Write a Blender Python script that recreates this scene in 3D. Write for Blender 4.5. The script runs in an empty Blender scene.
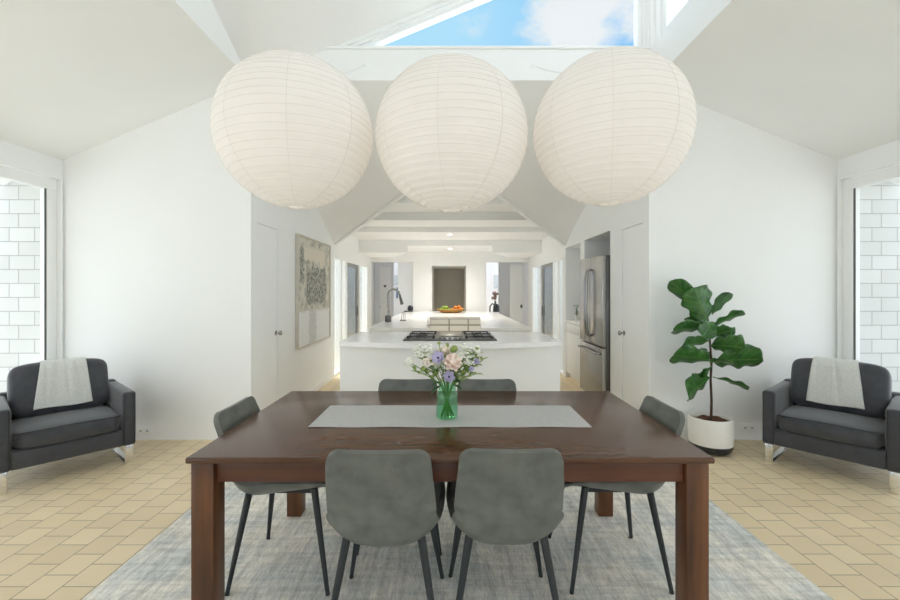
import bpy, bmesh, math, random
from mathutils import Vector, Matrix
random.seed(7)
PI = math.pi
SC = bpy.context.scene
COL = SC.collection

# ------------------------------------------------------------------ materials
def nt_new(name):
    m = bpy.data.materials.new(name); m.use_nodes = True
    n = m.node_tree.nodes; l = m.node_tree.links
    return m, n, l, n['Principled BSDF']

def mat(name, col, rough=0.5, metal=0.0, var=0.04, scale=6.0, bump=0.0, bscale=40.0, stretch=(1, 1, 1),
        spec=0.5, sheen=0.0, coat=0.0, col2=None, detail=3.0, trans=None):
    m, n, l, p = nt_new(name)
    tc = n.new('ShaderNodeTexCoord'); mp = n.new('ShaderNodeMapping'); mp.inputs['Scale'].default_value = stretch
    l.new(tc.outputs['Object'], mp.inputs['Vector'])
    nz = n.new('ShaderNodeTexNoise'); nz.inputs['Scale'].default_value = scale; nz.inputs['Detail'].default_value = detail
    l.new(mp.outputs[0], nz.inputs['Vector'])
    rp = n.new('ShaderNodeValToRGB')
    c1 = [max(0, c * (1 - var)) for c in col]; c2 = [min(1, c * (1 + var)) for c in col] if col2 is None else col2
    if col2 is not None: c1 = col
    rp.color_ramp.elements[0].position = 0.3; rp.color_ramp.elements[1].position = 0.7
    rp.color_ramp.elements[0].color = (*c1, 1); rp.color_ramp.elements[1].color = (*c2, 1)
    l.new(nz.outputs['Fac'], rp.inputs[0]); l.new(rp.outputs[0], p.inputs['Base Color'])
    p.inputs['Roughness'].default_value = rough; p.inputs['Metallic'].default_value = metal
    p.inputs['Specular IOR Level'].default_value = spec
    p.inputs['Sheen Weight'].default_value = sheen
    p.inputs['Coat Weight'].default_value = coat
    if bump > 0:
        nb = n.new('ShaderNodeTexNoise'); nb.inputs['Scale'].default_value = bscale; nb.inputs['Detail'].default_value = 4
        l.new(mp.outputs[0], nb.inputs['Vector'])
        b = n.new('ShaderNodeBump'); b.inputs['Strength'].default_value = bump; b.inputs['Distance'].default_value = 0.01
        l.new(nb.outputs['Fac'], b.inputs['Height']); l.new(b.outputs[0], p.inputs['Normal'])
    return m

def glass_mat(name, tint, ior=1.45, rough=0.02, boost=1.0):
    m = bpy.data.materials.new(name); m.use_nodes = True
    n = m.node_tree.nodes; l = m.node_tree.links; n.clear()
    o = n.new('ShaderNodeOutputMaterial'); t = n.new('ShaderNodeBsdfTransparent'); g = n.new('ShaderNodeBsdfGlossy')
    t.inputs[0].default_value = (*tint, 1); g.inputs['Roughness'].default_value = rough
    f = n.new('ShaderNodeLayerWeight'); f.inputs['Blend'].default_value = .5
    pw = n.new('ShaderNodeMath'); pw.operation = 'POWER'; pw.inputs[1].default_value = 4.5; l.new(f.outputs['Facing'], pw.inputs[0])
    mu = n.new('ShaderNodeMath'); mu.operation = 'MULTIPLY_ADD'; mu.inputs[1].default_value = .5 * boost; mu.use_clamp = True
    mu.inputs[2].default_value = ((ior - 1) / (ior + 1)) ** 2 * boost * .35
    l.new(pw.outputs[0], mu.inputs[0])
    x = n.new('ShaderNodeMixShader'); l.new(mu.outputs[0], x.inputs[0]); l.new(t.outputs[0], x.inputs[1]); l.new(g.outputs[0], x.inputs[2])
    l.new(x.outputs[0], o.inputs[0])
    return m

def brick_mat(name, axes, off, bw, rh, mort, c1, c2, cm, rough=0.5, bump=0.4, offset=0.5, spec=0.5, nvar=0.1):
    m, n, l, p = nt_new(name)
    tc = n.new('ShaderNodeTexCoord'); sp = n.new('ShaderNodeSeparateXYZ'); cb = n.new('ShaderNodeCombineXYZ')
    l.new(tc.outputs['Object'], sp.inputs[0])
    for i, a in enumerate(axes):
        s = n.new('ShaderNodeMath'); s.operation = 'SUBTRACT'; s.inputs[1].default_value = off[i]
        l.new(sp.outputs[a], s.inputs[0]); l.new(s.outputs[0], cb.inputs[i])
    b = n.new('ShaderNodeTexBrick'); b.offset = offset
    b.inputs['Scale'].default_value = 1.0; b.inputs['Brick Width'].default_value = bw; b.inputs['Row Height'].default_value = rh
    b.inputs['Mortar Size'].default_value = mort; b.inputs['Mortar Smooth'].default_value = 0.15; b.inputs['Bias'].default_value = 0
    b.inputs['Color1'].default_value = (*c1, 1); b.inputs['Color2'].default_value = (*c2, 1); b.inputs['Mortar'].default_value = (*cm, 1)
    l.new(cb.outputs[0], b.inputs['Vector'])
    nz = n.new('ShaderNodeTexNoise'); nz.inputs['Scale'].default_value = 2.2; nz.inputs['Detail'].default_value = 5
    l.new(tc.outputs['Object'], nz.inputs['Vector'])
    mr = n.new('ShaderNodeMapRange'); mr.inputs['To Min'].default_value = 1 - nvar; mr.inputs['To Max'].default_value = 1 + nvar
    l.new(nz.outputs['Fac'], mr.inputs['Value'])
    mx = n.new('ShaderNodeVectorMath'); mx.operation = 'SCALE'
    l.new(b.outputs['Color'], mx.inputs[0]); l.new(mr.outputs[0], mx.inputs['Scale'])
    l.new(mx.outputs[0], p.inputs['Base Color'])
    p.inputs['Roughness'].default_value = rough; p.inputs['Specular IOR Level'].default_value = spec
    bp = n.new('ShaderNodeBump'); bp.inputs['Strength'].default_value = bump; bp.inputs['Distance'].default_value = 0.004; bp.invert = True
    l.new(b.outputs['Fac'], bp.inputs['Height']); l.new(bp.outputs[0], p.inputs['Normal'])
    return m

def emit_mat(name, col, strength):
    m = bpy.data.materials.new(name); m.use_nodes = True
    p = m.node_tree.nodes['Principled BSDF']
    p.inputs['Base Color'].default_value = (*col, 1)
    p.inputs['Emission Color'].default_value = (*col, 1); p.inputs['Emission Strength'].default_value = strength
    return m

def paper_mat():
    m = bpy.data.materials.new('rice_paper'); m.use_nodes = True
    n = m.node_tree.nodes; l = m.node_tree.links; n.clear()
    o = n.new('ShaderNodeOutputMaterial')
    tc = n.new('ShaderNodeTexCoord'); nz = n.new('ShaderNodeTexNoise'); nz.inputs['Scale'].default_value = 9; nz.inputs['Detail'].default_value = 5
    l.new(tc.outputs['Object'], nz.inputs['Vector'])
    rp = n.new('ShaderNodeValToRGB'); rp.color_ramp.elements[0].color = (.92, .91, .895, 1); rp.color_ramp.elements[1].color = (.96, .955, .945, 1)
    l.new(nz.outputs['Fac'], rp.inputs[0])
    d = n.new('ShaderNodeBsdfDiffuse'); t = n.new('ShaderNodeBsdfTranslucent')
    l.new(rp.outputs[0], d.inputs[0]); l.new(rp.outputs[0], t.inputs[0])
    mp = n.new('ShaderNodeMapping'); mp.inputs['Scale'].default_value = (5, 5, 40); l.new(tc.outputs['Object'], mp.inputs[0])
    nb = n.new('ShaderNodeTexNoise'); nb.inputs['Scale'].default_value = 1.3; nb.inputs['Detail'].default_value = 6
    l.new(mp.outputs[0], nb.inputs['Vector'])
    b = n.new('ShaderNodeBump'); b.inputs['Strength'].default_value = 0.3; b.inputs['Distance'].default_value = 0.008
    l.new(nb.outputs['Fac'], b.inputs['Height']); l.new(b.outputs[0], d.inputs['Normal'])
    x = n.new('ShaderNodeMixShader'); x.inputs[0].default_value = 0.36
    l.new(d.outputs[0], x.inputs[1]); l.new(t.outputs[0], x.inputs[2]); l.new(x.outputs[0], o.inputs[0])
    return m

def wood_mat(name, dark, mid, light, rough=0.32, axis='X', grain=1.0):
    m, n, l, p = nt_new(name)
    tc = n.new('ShaderNodeTexCoord'); mp = n.new('ShaderNodeMapping')
    s = {'X': (0.7, 14, 14), 'Z': (14, 14, 0.9)}[axis]
    mp.inputs['Scale'].default_value = [q * grain for q in s]
    l.new(tc.outputs['Object'], mp.inputs[0])
    nz = n.new('ShaderNodeTexNoise'); nz.inputs['Scale'].default_value = 2.0; nz.inputs['Detail'].default_value = 8; nz.inputs['Distortion'].default_value = 0.12
    l.new(mp.outputs[0], nz.inputs[0])
    n2 = n.new('ShaderNodeTexNoise'); n2.inputs['Scale'].default_value = 3.5; n2.inputs['Detail'].default_value = 4
    l.new(tc.outputs['Object'], n2.inputs[0])
    mx = n.new('ShaderNodeMath'); mx.operation = 'MULTIPLY_ADD'; mx.inputs[1].default_value = 0.45
    l.new(n2.outputs['Fac'], mx.inputs[0])
    m2 = n.new('ShaderNodeMath'); m2.operation = 'MULTIPLY'; m2.inputs[1].default_value = 0.55
    l.new(nz.outputs['Fac'], m2.inputs[0]); l.new(m2.outputs[0], mx.inputs[2])
    rp = n.new('ShaderNodeValToRGB'); e = rp.color_ramp.elements
    e[0].position = 0.30; e[0].color = (*dark, 1); e[1].position = 0.74; e[1].color = (*light, 1)
    q = e.new(0.5); q.color = (*mid, 1)
    l.new(mx.outputs[0], rp.inputs[0]); l.new(rp.outputs[0], p.inputs['Base Color']); p.inputs['Specular IOR Level'].default_value = .5
    rr = n.new('ShaderNodeMapRange'); rr.inputs['To Min'].default_value = rough - 0.06; rr.inputs['To Max'].default_value = rough + 0.1
    l.new(n2.outputs['Fac'], rr.inputs[0]); l.new(rr.outputs[0], p.inputs['Roughness'])
    return m

def rug_mat():
    m, n, l, p = nt_new('rug_pile')
    tc = n.new('ShaderNodeTexCoord')
    def noise(scale, st, det=5, dist=0.0):
        mp = n.new('ShaderNodeMapping'); mp.inputs['Scale'].default_value = st
        l.new(tc.outputs['Object'], mp.inputs[0])
        z = n.new('ShaderNodeTexNoise'); z.inputs['Scale'].default_value = scale; z.inputs['Detail'].default_value = det
        z.inputs['Roughness'].default_value = 0.65; z.inputs['Distortion'].default_value = dist
        l.new(mp.outputs[0], z.inputs[0]); return z
    a = noise(3, (8, .8, 1), 8); b = noise(3, (.9, 9, 1), 8); c = noise(2.6, (1, 1, 1), 8); f = noise(60, (2.5, .5, 1), 3)
    def ramp(src, p0, c0, p1, c1):
        r = n.new('ShaderNodeValToRGB'); e = r.color_ramp.elements
        e[0].position = p0; e[0].color = (*c0, 1); e[1].position = p1; e[1].color = (*c1, 1)
        l.new(src.outputs['Fac'], r.inputs[0]); return r
    r1 = ramp(a, 0.40, (.31, .322, .318), 0.56, (.86, .84, .79))
    r2 = ramp(b, 0.40, (.375, .385, .375), 0.56, (.88, .85, .79))
    r3 = ramp(c, 0.42, (.56, .60, .60), 0.58, (.90, .82, .70))
    x = n.new('ShaderNodeMixRGB'); x.inputs[0].default_value = 0.45
    l.new(r1.outputs[0], x.inputs[1]); l.new(r2.outputs[0], x.inputs[2])
    y = n.new('ShaderNodeMixRGB'); y.inputs[0].default_value = 0.42; l.new(x.outputs[0], y.inputs[1]); l.new(r3.outputs[0], y.inputs[2])
    mr = n.new('ShaderNodeMapRange'); mr.inputs['From Min'].default_value = .3; mr.inputs['From Max'].default_value = .7
    mr.inputs['To Min'].default_value = .8; mr.inputs['To Max'].default_value = 1.2; l.new(f.outputs['Fac'], mr.inputs[0])
    v = n.new('ShaderNodeVectorMath'); v.operation = 'SCALE'; l.new(y.outputs[0], v.inputs[0]); l.new(mr.outputs[0], v.inputs['Scale'])
    l.new(v.outputs[0], p.inputs['Base Color'])
    p.inputs['Roughness'].default_value = 0.95; p.inputs['Specular IOR Level'].default_value = 0.1
    bp = n.new('ShaderNodeBump'); bp.inputs['Strength'].default_value = 0.35; bp.inputs['Distance'].default_value = 0.004
    l.new(f.outputs['Fac'], bp.inputs['Height']); l.new(bp.outputs[0], p.inputs['Normal'])
    return m

def art_mat():
    # abstract collage: grey textured block, cream blotch, white lower third; u = object y, v = object z (0..1.41)
    m, n, l, p = nt_new('abstract_collage')
    tc = n.new('ShaderNodeTexCoord'); sp = n.new('ShaderNodeSeparateXYZ'); l.new(tc.outputs['Object'], sp.inputs[0])
    nz = n.new('ShaderNodeTexNoise'); nz.inputs['Scale'].default_value = 7; nz.inputs['Detail'].default_value = 8; nz.inputs['Roughness'].default_value = .7
    l.new(tc.outputs['Object'], nz.inputs[0])
    def math_(op, a, b, clamp=False):
        q = n.new('ShaderNodeMath'); q.operation = op; q.use_clamp = clamp
        for i, s in enumerate((a, b)):
            if isinstance(s, (int, float)): q.inputs[i].default_value = s
            else: l.new(s, q.inputs[i])
        return q.outputs[0]
    wob = math_('MULTIPLY', math_('SUBTRACT', nz.outputs['Fac'], 0.5), 0.25)
    u = math_('ADD', sp.outputs['Y'], wob); v = math_('ADD', sp.outputs['Z'], wob)
    def rect(u0, u1, v0, v1, s=30):
        a = math_('MULTIPLY', math_('SUBTRACT', u, u0), s, True); b = math_('MULTIPLY', math_('SUBTRACT', u1, u), s, True)
        c = math_('MULTIPLY', math_('SUBTRACT', v, v0), s, True); d = math_('MULTIPLY', math_('SUBTRACT', v1, v), s, True)
        return math_('MULTIPLY', math_('MULTIPLY', a, b), math_('MULTIPLY', c, d))
    n3 = n.new('ShaderNodeTexNoise'); n3.inputs['Scale'].default_value = 28; n3.inputs['Detail'].default_value = 6
    l.new(tc.outputs['Object'], n3.inputs[0])
    rp = n.new('ShaderNodeValToRGB'); e = rp.color_ramp.elements
    e[0].position = .36; e[0].color = (.13, .135, .12, 1); e[1].position = .62; e[1].color = (.50, .49, .43, 1); l.new(n3.outputs['Fac'], rp.inputs[0])
    bg = n.new('ShaderNodeValToRGB'); e = bg.color_ramp.elements
    e[0].position = .38; e[0].color = (.36, .36, .31, 1); e[1].position = .55; e[1].color = (.68, .66, .57, 1); l.new(nz.outputs['Fac'], bg.inputs[0])
    def mix(f, a, b):
        x = n.new('ShaderNodeMixRGB'); l.new(f, x.inputs[0])
        for i, s in ((1, a), (2, b)):
            if isinstance(s, tuple): x.inputs[i].default_value = (*s, 1)
            else: l.new(s, x.inputs[i])
        return x.outputs[0]
    c = bg.outputs[0]
    c = mix(rect(.25, 1.15, 1.08, 1.30), c, (.74, .69, .58))
    c = mix(rect(.32, 1.22, .52, 1.05), c, rp.outputs[0])
    c = mix(rect(-.2, 1.6, -.2, .46), c, (.80, .80, .80))
    c = mix(math_('MULTIPLY', rect(.42, .75, -.2, .46), .35), c, rp.outputs[0])
    c = mix(rect(.08, .24, .80, 1.25), c, rp.outputs[0])
    l.new(c, p.inputs['Base Color']); p.inputs['Roughness'].default_value = .7
    return m

def leaf_mat():
    m, n, l, p = nt_new('fig_leaf_green')
    at = n.new('ShaderNodeAttribute'); at.attribute_name = 'UVMap'
    uv = n.new('ShaderNodeTexCoord'); sp = n.new('ShaderNodeSeparateXYZ'); l.new(uv.outputs['UV'], sp.inputs[0])
    def M(op, a, b=0.0, clamp=False):
        q = n.new('ShaderNodeMath'); q.operation = op; q.use_clamp = clamp
        for i, s in enumerate((a, b)):
            if isinstance(s, (int, float)): q.inputs[i].default_value = s
            else: l.new(s, q.inputs[i])
        return q.outputs[0]
    du = M('ABSOLUTE', M('SUBTRACT', sp.outputs['X'], .5))
    mid = M('SUBTRACT', 1.0, M('MULTIPLY', du, 40), True)
    ph = M('SUBTRACT', M('MULTIPLY', sp.outputs['Y'], 6.5), M('MULTIPLY', du, 3.6))
    fr = M('ABSOLUTE', M('SUBTRACT', M('FRACT', ph), .5))
    side = M('SUBTRACT', 1.0, M('MULTIPLY', fr, 16), True)
    vein = M('MAXIMUM', mid, M('MULTIPLY', side, .55))
    nz = n.new('ShaderNodeTexNoise'); nz.inputs['Scale'].default_value = 14; l.new(uv.outputs['Object'], nz.inputs[0])
    rp = n.new('ShaderNodeValToRGB'); e = rp.color_ramp.elements
    e[0].position = .3; e[0].color = (.016, .080, .016, 1); e[1].position = .75; e[1].color = (.050, .18, .030, 1)
    l.new(nz.outputs['Fac'], rp.inputs[0])
    x = n.new('ShaderNodeMixRGB'); l.new(vein, x.inputs[0]); l.new(rp.outputs[0], x.inputs[1]); x.inputs[2].default_value = (.17, .32, .11, 1)
    l.new(x.outputs[0], p.inputs['Base Color']); p.inputs['Roughness'].default_value = .30
    bp = n.new('ShaderNodeBump'); bp.inputs['Strength'].default_value = .4; bp.inputs['Distance'].default_value = .004; bp.invert = True
    l.new(vein, bp.inputs['Height']); l.new(bp.outputs[0], p.inputs['Normal'])
    return m

WALL = mat('wall_paint', (.905, .915, .91), .7, var=.010, scale=1.5, bump=.03, bscale=120)
CEIL = mat('ceiling_paint', (.90, .905, .895), .75, var=.012, scale=1.5)
TRIM = mat('trim_paint', (.905, .915, .91), .4, var=.008)
CAB = mat('cabinet_white', (.90, .90, .885), .4, var=.010)
STONE = mat('white_quartz', (.90, .895, .88), .22, var=.03, scale=9)
TILE = brick_mat('floor_tile', (1, 0), (1.929, -1.8375), .166, .1612, .0028, (.80, .665, .445), (.73, .59, .38), (.33, .255, .165), rough=.42, bump=.5, nvar=.12)
SHINGLE = brick_mat('white_shingle', (0, 2), (0, .02), .24, .132, .004, (.70, .705, .69), (.63, .635, .62), (.42, .425, .415), rough=.8, bump=.7, offset=.37, nvar=.06)
SHINGLE_Y = SHINGLE
TABLETOP = wood_mat('table_top_wood', (.048, .018, .008), (.090, .037, .017), (.135, .060, .029), .18, 'X')
TABLEWOOD = wood_mat('table_rail_wood', (.045, .013, .006), (.090, .027, .011), (.145, .050, .020), .38, 'X')
LEGWOOD = wood_mat('table_leg_wood', (.034, .012, .005), (.125, .045, .013), (.25, .096, .027), .40, 'Z', .7)
RUG = rug_mat()
LEATHER = mat('grey_leather', (.100, .107, .093), .38, var=.3, scale=15, bump=.06, bscale=160, col2=(.165, .174, .153), spec=.5, detail=8)
BLACKMETAL = mat('black_metal', (.022, .027, .030), .42, var=.1)
SOFA = mat('charcoal_canvas', (.028, .031, .039), .58, var=.15, scale=20, bump=.4, bscale=9, col2=(.046, .049, .060), sheen=.4)
PIPING = mat('charcoal_piping', (.028, .030, .034), .7, var=.1)
CHROME = mat('chrome', (.80, .80, .80), .12, 1.0, var=.02)
THROW = mat('grey_knit', (.60, .61, .59), .95, var=.2, scale=90, bump=.4, bscale=120, col2=(.71, .72, .69), spec=.1)
PAPER = paper_mat()
RIBM = mat('rib_grey', (.80, .785, .745), .8)
RINGM = mat('paper_ring', (.85, .83, .78), .7)
BULB = emit_mat('bulb_glow', (1, .78, .55), 6)
POTW = mat('white_ceramic', (.80, .79, .75), .45, var=.03)
POTB = mat('black_glaze', (.018, .020, .026), .25, var=.1)
SOIL = mat('bark_mulch', (.055, .025, .012), .95, var=.3, scale=60, bump=1, bscale=80, col2=(.20, .09, .045))
LEAF = leaf_mat()
TRUNK = mat('brown_stem', (.07, .035, .02), .8, var=.3, scale=30)
STEEL = mat('stainless_steel', (.44, .435, .425), .27, 1.0, var=.05, scale=2, stretch=(1, 1, 30))
STEELD = mat('dark_steel', (.16, .16, .16), .35, .9, var=.05)
HANDLE = mat('handle_steel', (.36, .36, .36), .22, 1.0)
GLASS = glass_mat('window_glass', (.97, .985, .975))
GLASSG = glass_mat('screen_glass', (.50, .53, .53))
JAR = glass_mat('green_jar_glass', (.78, .965, .86), 1.5, .03, 1.8)
WATER = glass_mat('jar_water', (.93, .985, .95), 1.2)
LINEN = mat('grey_linen', (.54, .54, .54), .95, var=.05, scale=50, bump=.5, bscale=200, spec=.1)
STEMG = mat('stem_green', (.12, .26, .04), .55, var=.2)
LEAFD = mat('dark_leaf', (.035, .11, .025), .5, var=.2)
LEAFL = mat('light_leaf', (.40, .50, .16), .55, var=.2)
PETW = mat('white_petal', (.92, .93, .85), .65, var=.05)
PETP = mat('blush_petal', (.93, .79, .70), .65, var=.06)
PETC = mat('cream_petal', (.92, .85, .75), .65, var=.05)
PETL = mat('lavender_petal', (.58, .54, .75), .65, var=.18)
YEL = mat('yellow_centre', (.55, .5, .2), .7)
DARKC = mat('dark_centre', (.05, .04, .08), .7)
KNOB = mat('nickel_knob', (.42, .40, .37), .25, 1.0)
TAN = mat('taupe_backsplash', (.44, .42, .37), .6, var=.03)
ORANGE = mat('orange_peel', (.80, .26, .03), .45, var=.12, scale=30, bump=.2, bscale=150)
GREENF = mat('green_apple_skin', (.32, .48, .06), .4, var=.15)
WICKER = mat('honey_wicker', (.42, .22, .05), .6, var=.25, scale=60, bump=.5, bscale=120)
HALL = mat('hall_paint', (.82, .84, .88), .7, var=.01)
BLUEG = mat('blue_towel', (.10, .19, .32), .9, var=.4, scale=30)
ROSE = mat('dusty_rose', (.28, .19, .17), .7, var=.3, scale=40)
ARTFR = mat('pale_wood_frame', (.60, .56, .48), .45, var=.08)
ART = art_mat()
PALEART = mat('pale_blue_print', (.45, .56, .63), .6, var=.3, scale=12, col2=(.72, .76, .78))
GREYCAP = mat('dark_gap', (.10, .10, .10), .8)
DECK = mat('pale_deck', (.80, .795, .77), .85, var=.08)
COOKBLK = mat('cooktop_enamel', (.035, .04, .042), .3, var=.1)
IRON = mat('cast_iron', (.02, .022, .023), .6)
GRIDDLE = mat('griddle_steel', (.33, .31, .26), .35, .7)
LAMPLENS = emit_mat('lamp_lens', (1, .86, .66), 9)
CORD = mat('clear_cord', (.75, .75, .72), .5)

# ------------------------------------------------------------------ mesh builder
class MB:
    def __init__(s): s.bm = bmesh.new(); s.bm.loops.layers.uv.new('UVMap')
    def _merge(s, t):
        me = bpy.data.meshes.new('t'); t.to_mesh(me); t.free(); s.bm.from_mesh(me); bpy.data.meshes.remove(me)
    def box(s, x0, x1, y0, y1, z0, z1, bev=0.0, seg=2, M=None):
        t = bmesh.new(); bmesh.ops.create_cube(t, size=1)
        bmesh.ops.scale(t, vec=(abs(x1 - x0), abs(y1 - y0), abs(z1 - z0)), verts=t.verts)
        bmesh.ops.translate(t, vec=((x0 + x1) / 2, (y0 + y1) / 2, (z0 + z1) / 2), verts=t.verts)
        if bev > 0: bmesh.ops.bevel(t, geom=list(t.edges), offset=bev, segments=seg, affect='EDGES', profile=.5)
        if M is not None: bmesh.ops.transform(t, matrix=M, verts=t.verts)
        s._merge(t); return s
    def poly(s, pts, faces):
        vs = [s.bm.verts.new(p) for p in pts]
        for f in faces: s.bm.faces.new([vs[i] for i in f])
        return s
    def prism(s, pts, off):
        # closed polygon extruded by vector off
        n = len(pts); off = Vector(off)
        a = [s.bm.verts.new(p) for p in pts]; b = [s.bm.verts.new(Vector(p) + off) for p in pts]
        s.bm.faces.new(a); s.bm.faces.new(list(reversed(b)))
        for i in range(n): s.bm.faces.new([a[i], b[i], b[(i + 1) % n], a[(i + 1) % n]])
        return s
    def tube(s, pts, r, n=10, cap=True, sq=None):
        pts = [Vector(p) for p in pts]; k = len(pts)
        rr = r if isinstance(r, (list, tuple)) else [r] * k
        up = None; rings = []
        for i, p in enumerate(pts):
            d = (pts[min(i + 1, k - 1)] - pts[max(i - 1, 0)])
            if d.length < 1e-9: d = Vector((0, 0, 1))
            d.normalize()
            if up is None:
                up = Vector((0, 0, 1)) if abs(d.z) < .9 else Vector((1, 0, 0))
            u = (up - d * up.dot(d)).normalized(); v = d.cross(u); up = u
            ring = []
            for j in range(n):
                a = 2 * PI * j / n + (PI / n if n == 4 else 0)
                ring.append(s.bm.verts.new(p + (u * math.cos(a) + v * math.sin(a)) * rr[i]))
            rings.append(ring)
        for i in range(k - 1):
            for j in range(n):
                s.bm.faces.new([rings[i][j], rings[i][(j + 1) % n], rings[i + 1][(j + 1) % n], rings[i + 1][j]])
        if cap: s.bm.faces.new(list(reversed(rings[0]))); s.bm.faces.new(rings[-1])
        return s
    def lathe(s, prof, n=32, c=(0, 0, 0), closed=False):
        c = Vector(c); rings = []
        for r, z in prof:
            if r < 1e-5: rings.append([s.bm.verts.new(c + Vector((0, 0, z)))])
            else: rings.append([s.bm.verts.new(c + Vector((r * math.cos(2 * PI * j / n), r * math.sin(2 * PI * j / n), z))) for j in range(n)])
        for a, b in zip(rings, rings[1:]):
            for j in range(n):
                q = [a[j % len(a)], a[(j + 1) % n % len(a)], b[(j + 1) % n % len(b)], b[j % len(b)]]
                f = []
                for v in q:
                    if v not in f: f.append(v)
                if len(f) >= 3: s.bm.faces.new(f)
        return s
    def grid(s, fn, nu, nv, uv=True):
        V = [[s.bm.verts.new(fn(i / nu, j / nv)) for j in range(nv + 1)] for i in range(nu + 1)]
        L = s.bm.loops.layers.uv.verify()
        for i in range(nu):
            for j in range(nv):
                f = s.bm.faces.new([V[i][j], V[i + 1][j], V[i + 1][j + 1], V[i][j + 1]])
                for lp, (a, b) in zip(f.loops, ((i, j), (i + 1, j), (i + 1, j + 1), (i, j + 1))):
                    lp[L].uv = (a / nu, b / nv)
        return s
    def ball(s, c, r, sub=2, sc=(1, 1, 1)):
        t = bmesh.new(); bmesh.ops.create_icosphere(t, subdivisions=sub, radius=r)
        bmesh.ops.scale(t, vec=sc, verts=t.verts); bmesh.ops.translate(t, vec=c, verts=t.verts)
        s._merge(t); return s
    def build(s, name, m, parent=None, smooth=True, angle=40, recalc=True):
        if recalc: bmesh.ops.recalc_face_normals(s.bm, faces=s.bm.faces)
        me = bpy.data.meshes.new(name); s.bm.to_mesh(me); s.bm.free()
        if smooth:
            for p in me.polygons: p.use_smooth = True
            me.set_sharp_from_angle(angle=math.radians(angle))
        me.materials.append(m)
        o = bpy.data.objects.new(name, me); COL.objects.link(o)
        if parent: o.parent = parent
        return o

def thing(name, label, cat, loc=(0, 0, 0), rz=0, group=None):
    o = bpy.data.objects.new(name, None); COL.objects.link(o); o.empty_display_size = .1
    o.location = loc; o.rotation_euler = (0, 0, rz); o['label'] = label; o['category'] = cat
    if group: o['group'] = group
    return o
def tag(o, label, cat, group=None, kind=None):
    o['label'] = label; o['category'] = cat
    if group: o['group'] = group
    if kind: o['kind'] = kind
    return o
def struct(name, mb, m, label=None, smooth=False):
    o = mb.build(name, m, smooth=smooth); o['kind'] = 'structure'
    if label: o['label'] = label; o['category'] = name.split('_')[0].split('.')[0]
    return o
def copytree(o, parent=None):
    c = o.copy(); COL.objects.link(c)
    if parent: c.parent = parent
    for ch in list(o.children): copytree(ch, c)
    return c

# ================================================================== SETTING
H = 1.40; XW = 3.65; XO = 1.88; YB = 4.0; ZO = 3.38
f = MB().box(-XW, XW, -2.5, YB, -.06, 0)
f.box(-2.75, 2.75, YB, 14.2, -.06, 0)
struct('floor', f, TILE, 'sand coloured square quarry tile floor laid in staggered rows')
struct('ground', MB().box(-16, 16, -8, 22, -.14, -.07), DECK, 'pale paved ground outside the glass doors')

# dining back wall with gable sides, left and right of the tall opening
b = MB()
for s in (-1, 1):
    b.prism([(s * XO, YB, 0), (s * (XW + .02), YB, 0), (s * (XW + .02), YB, 2.66), (s * XW, YB, 2.66), (s * XO, YB, ZO + .03)], (0, .12, 0))
struct('wall_back', b, WALL, 'white gable wall on both sides of the kitchen opening')
# side walls of the dining room: strip over the glass, jamb by the corner, solid part behind
for s, nm in ((-1, 'left'), (1, 'right')):
    w = MB(); x0, x1 = sorted((s * XW, s * (XW + .12)))
    w.box(x0, x1, -2.5, YB, 2.46, 2.70)
    w.box(x0, x1, 3.97, YB, 0, 2.46); w.box(x0, x1, -2.5, -1.6, 0, 2.46)
    struct('wall_' + nm, w, WALL, 'white strip of %s side wall above the sliding glass' % nm)
    # header trim and frame of the slider
    t = MB(); xa, xb = sorted((s * (XW + .02), s * (XW - .022)))
    t.box(xa, xb, -1.6, 3.985, 2.437, 2.458, .003); t.box(xa, xb, 3.966, 3.985, 0, 2.437, .003)
    struct('trim_%d' % (1 if s < 0 else 2), t, TRIM, 'thin white moulding over the %s sliding window' % nm)
    g = MB(); xa, xb = sorted((s * (XW + .018), s * (XW + .09)))
    g.box(xa, xb, -1.6, 3.97, 2.335, 2.435, .006); g.box(xa, xb, -1.6, 3.97, 0, .06, .006)
    g.box(xa, xb, 3.875, 3.97, .06, 2.335, .006); g.box(xa, xb, 1.15, 1.27, .06, 2.335, .006); g.box(xa, xb, -1.6, -1.5, .06, 2.335, .006)
    wo = struct('window_%d' % (1 if s < 0 else 2), g, TRIM, 'white framed sliding glass window in the %s wall of the dining room' % nm)
    for (ya, yb) in ((1.27, 3.875), (-1.5, 1.15)):
        MB().box(s * (XW + .05) - .004, s * (XW + .05) + .004, ya, yb, .06, 2.335).build('glass_pane', GLASS, wo, smooth=False)
    ga = MB(); xc = s * (XW + .035)
    ga.box(xc - .006, xc + .006, 3.866, 3.876, .06, 2.335)
    ga.build('gasket', GREYCAP, wo, smooth=False)

w = MB()  # unseen rear wall; its opening is added and sized for fill light
w.box(-XW, XW, -2.62, -2.5, 0, .5); w.box(-XW, XW, -2.62, -2.5, 2.35, ZO + .05); w.box(-XW, -2.0, -2.62, -2.5, .5, 2.35); w.box(2.0, XW, -2.62, -2.5, .5, 2.35)
struct('wall_front', w, WALL, 'unseen white wall behind the viewer with an added opening for daylight')
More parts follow.
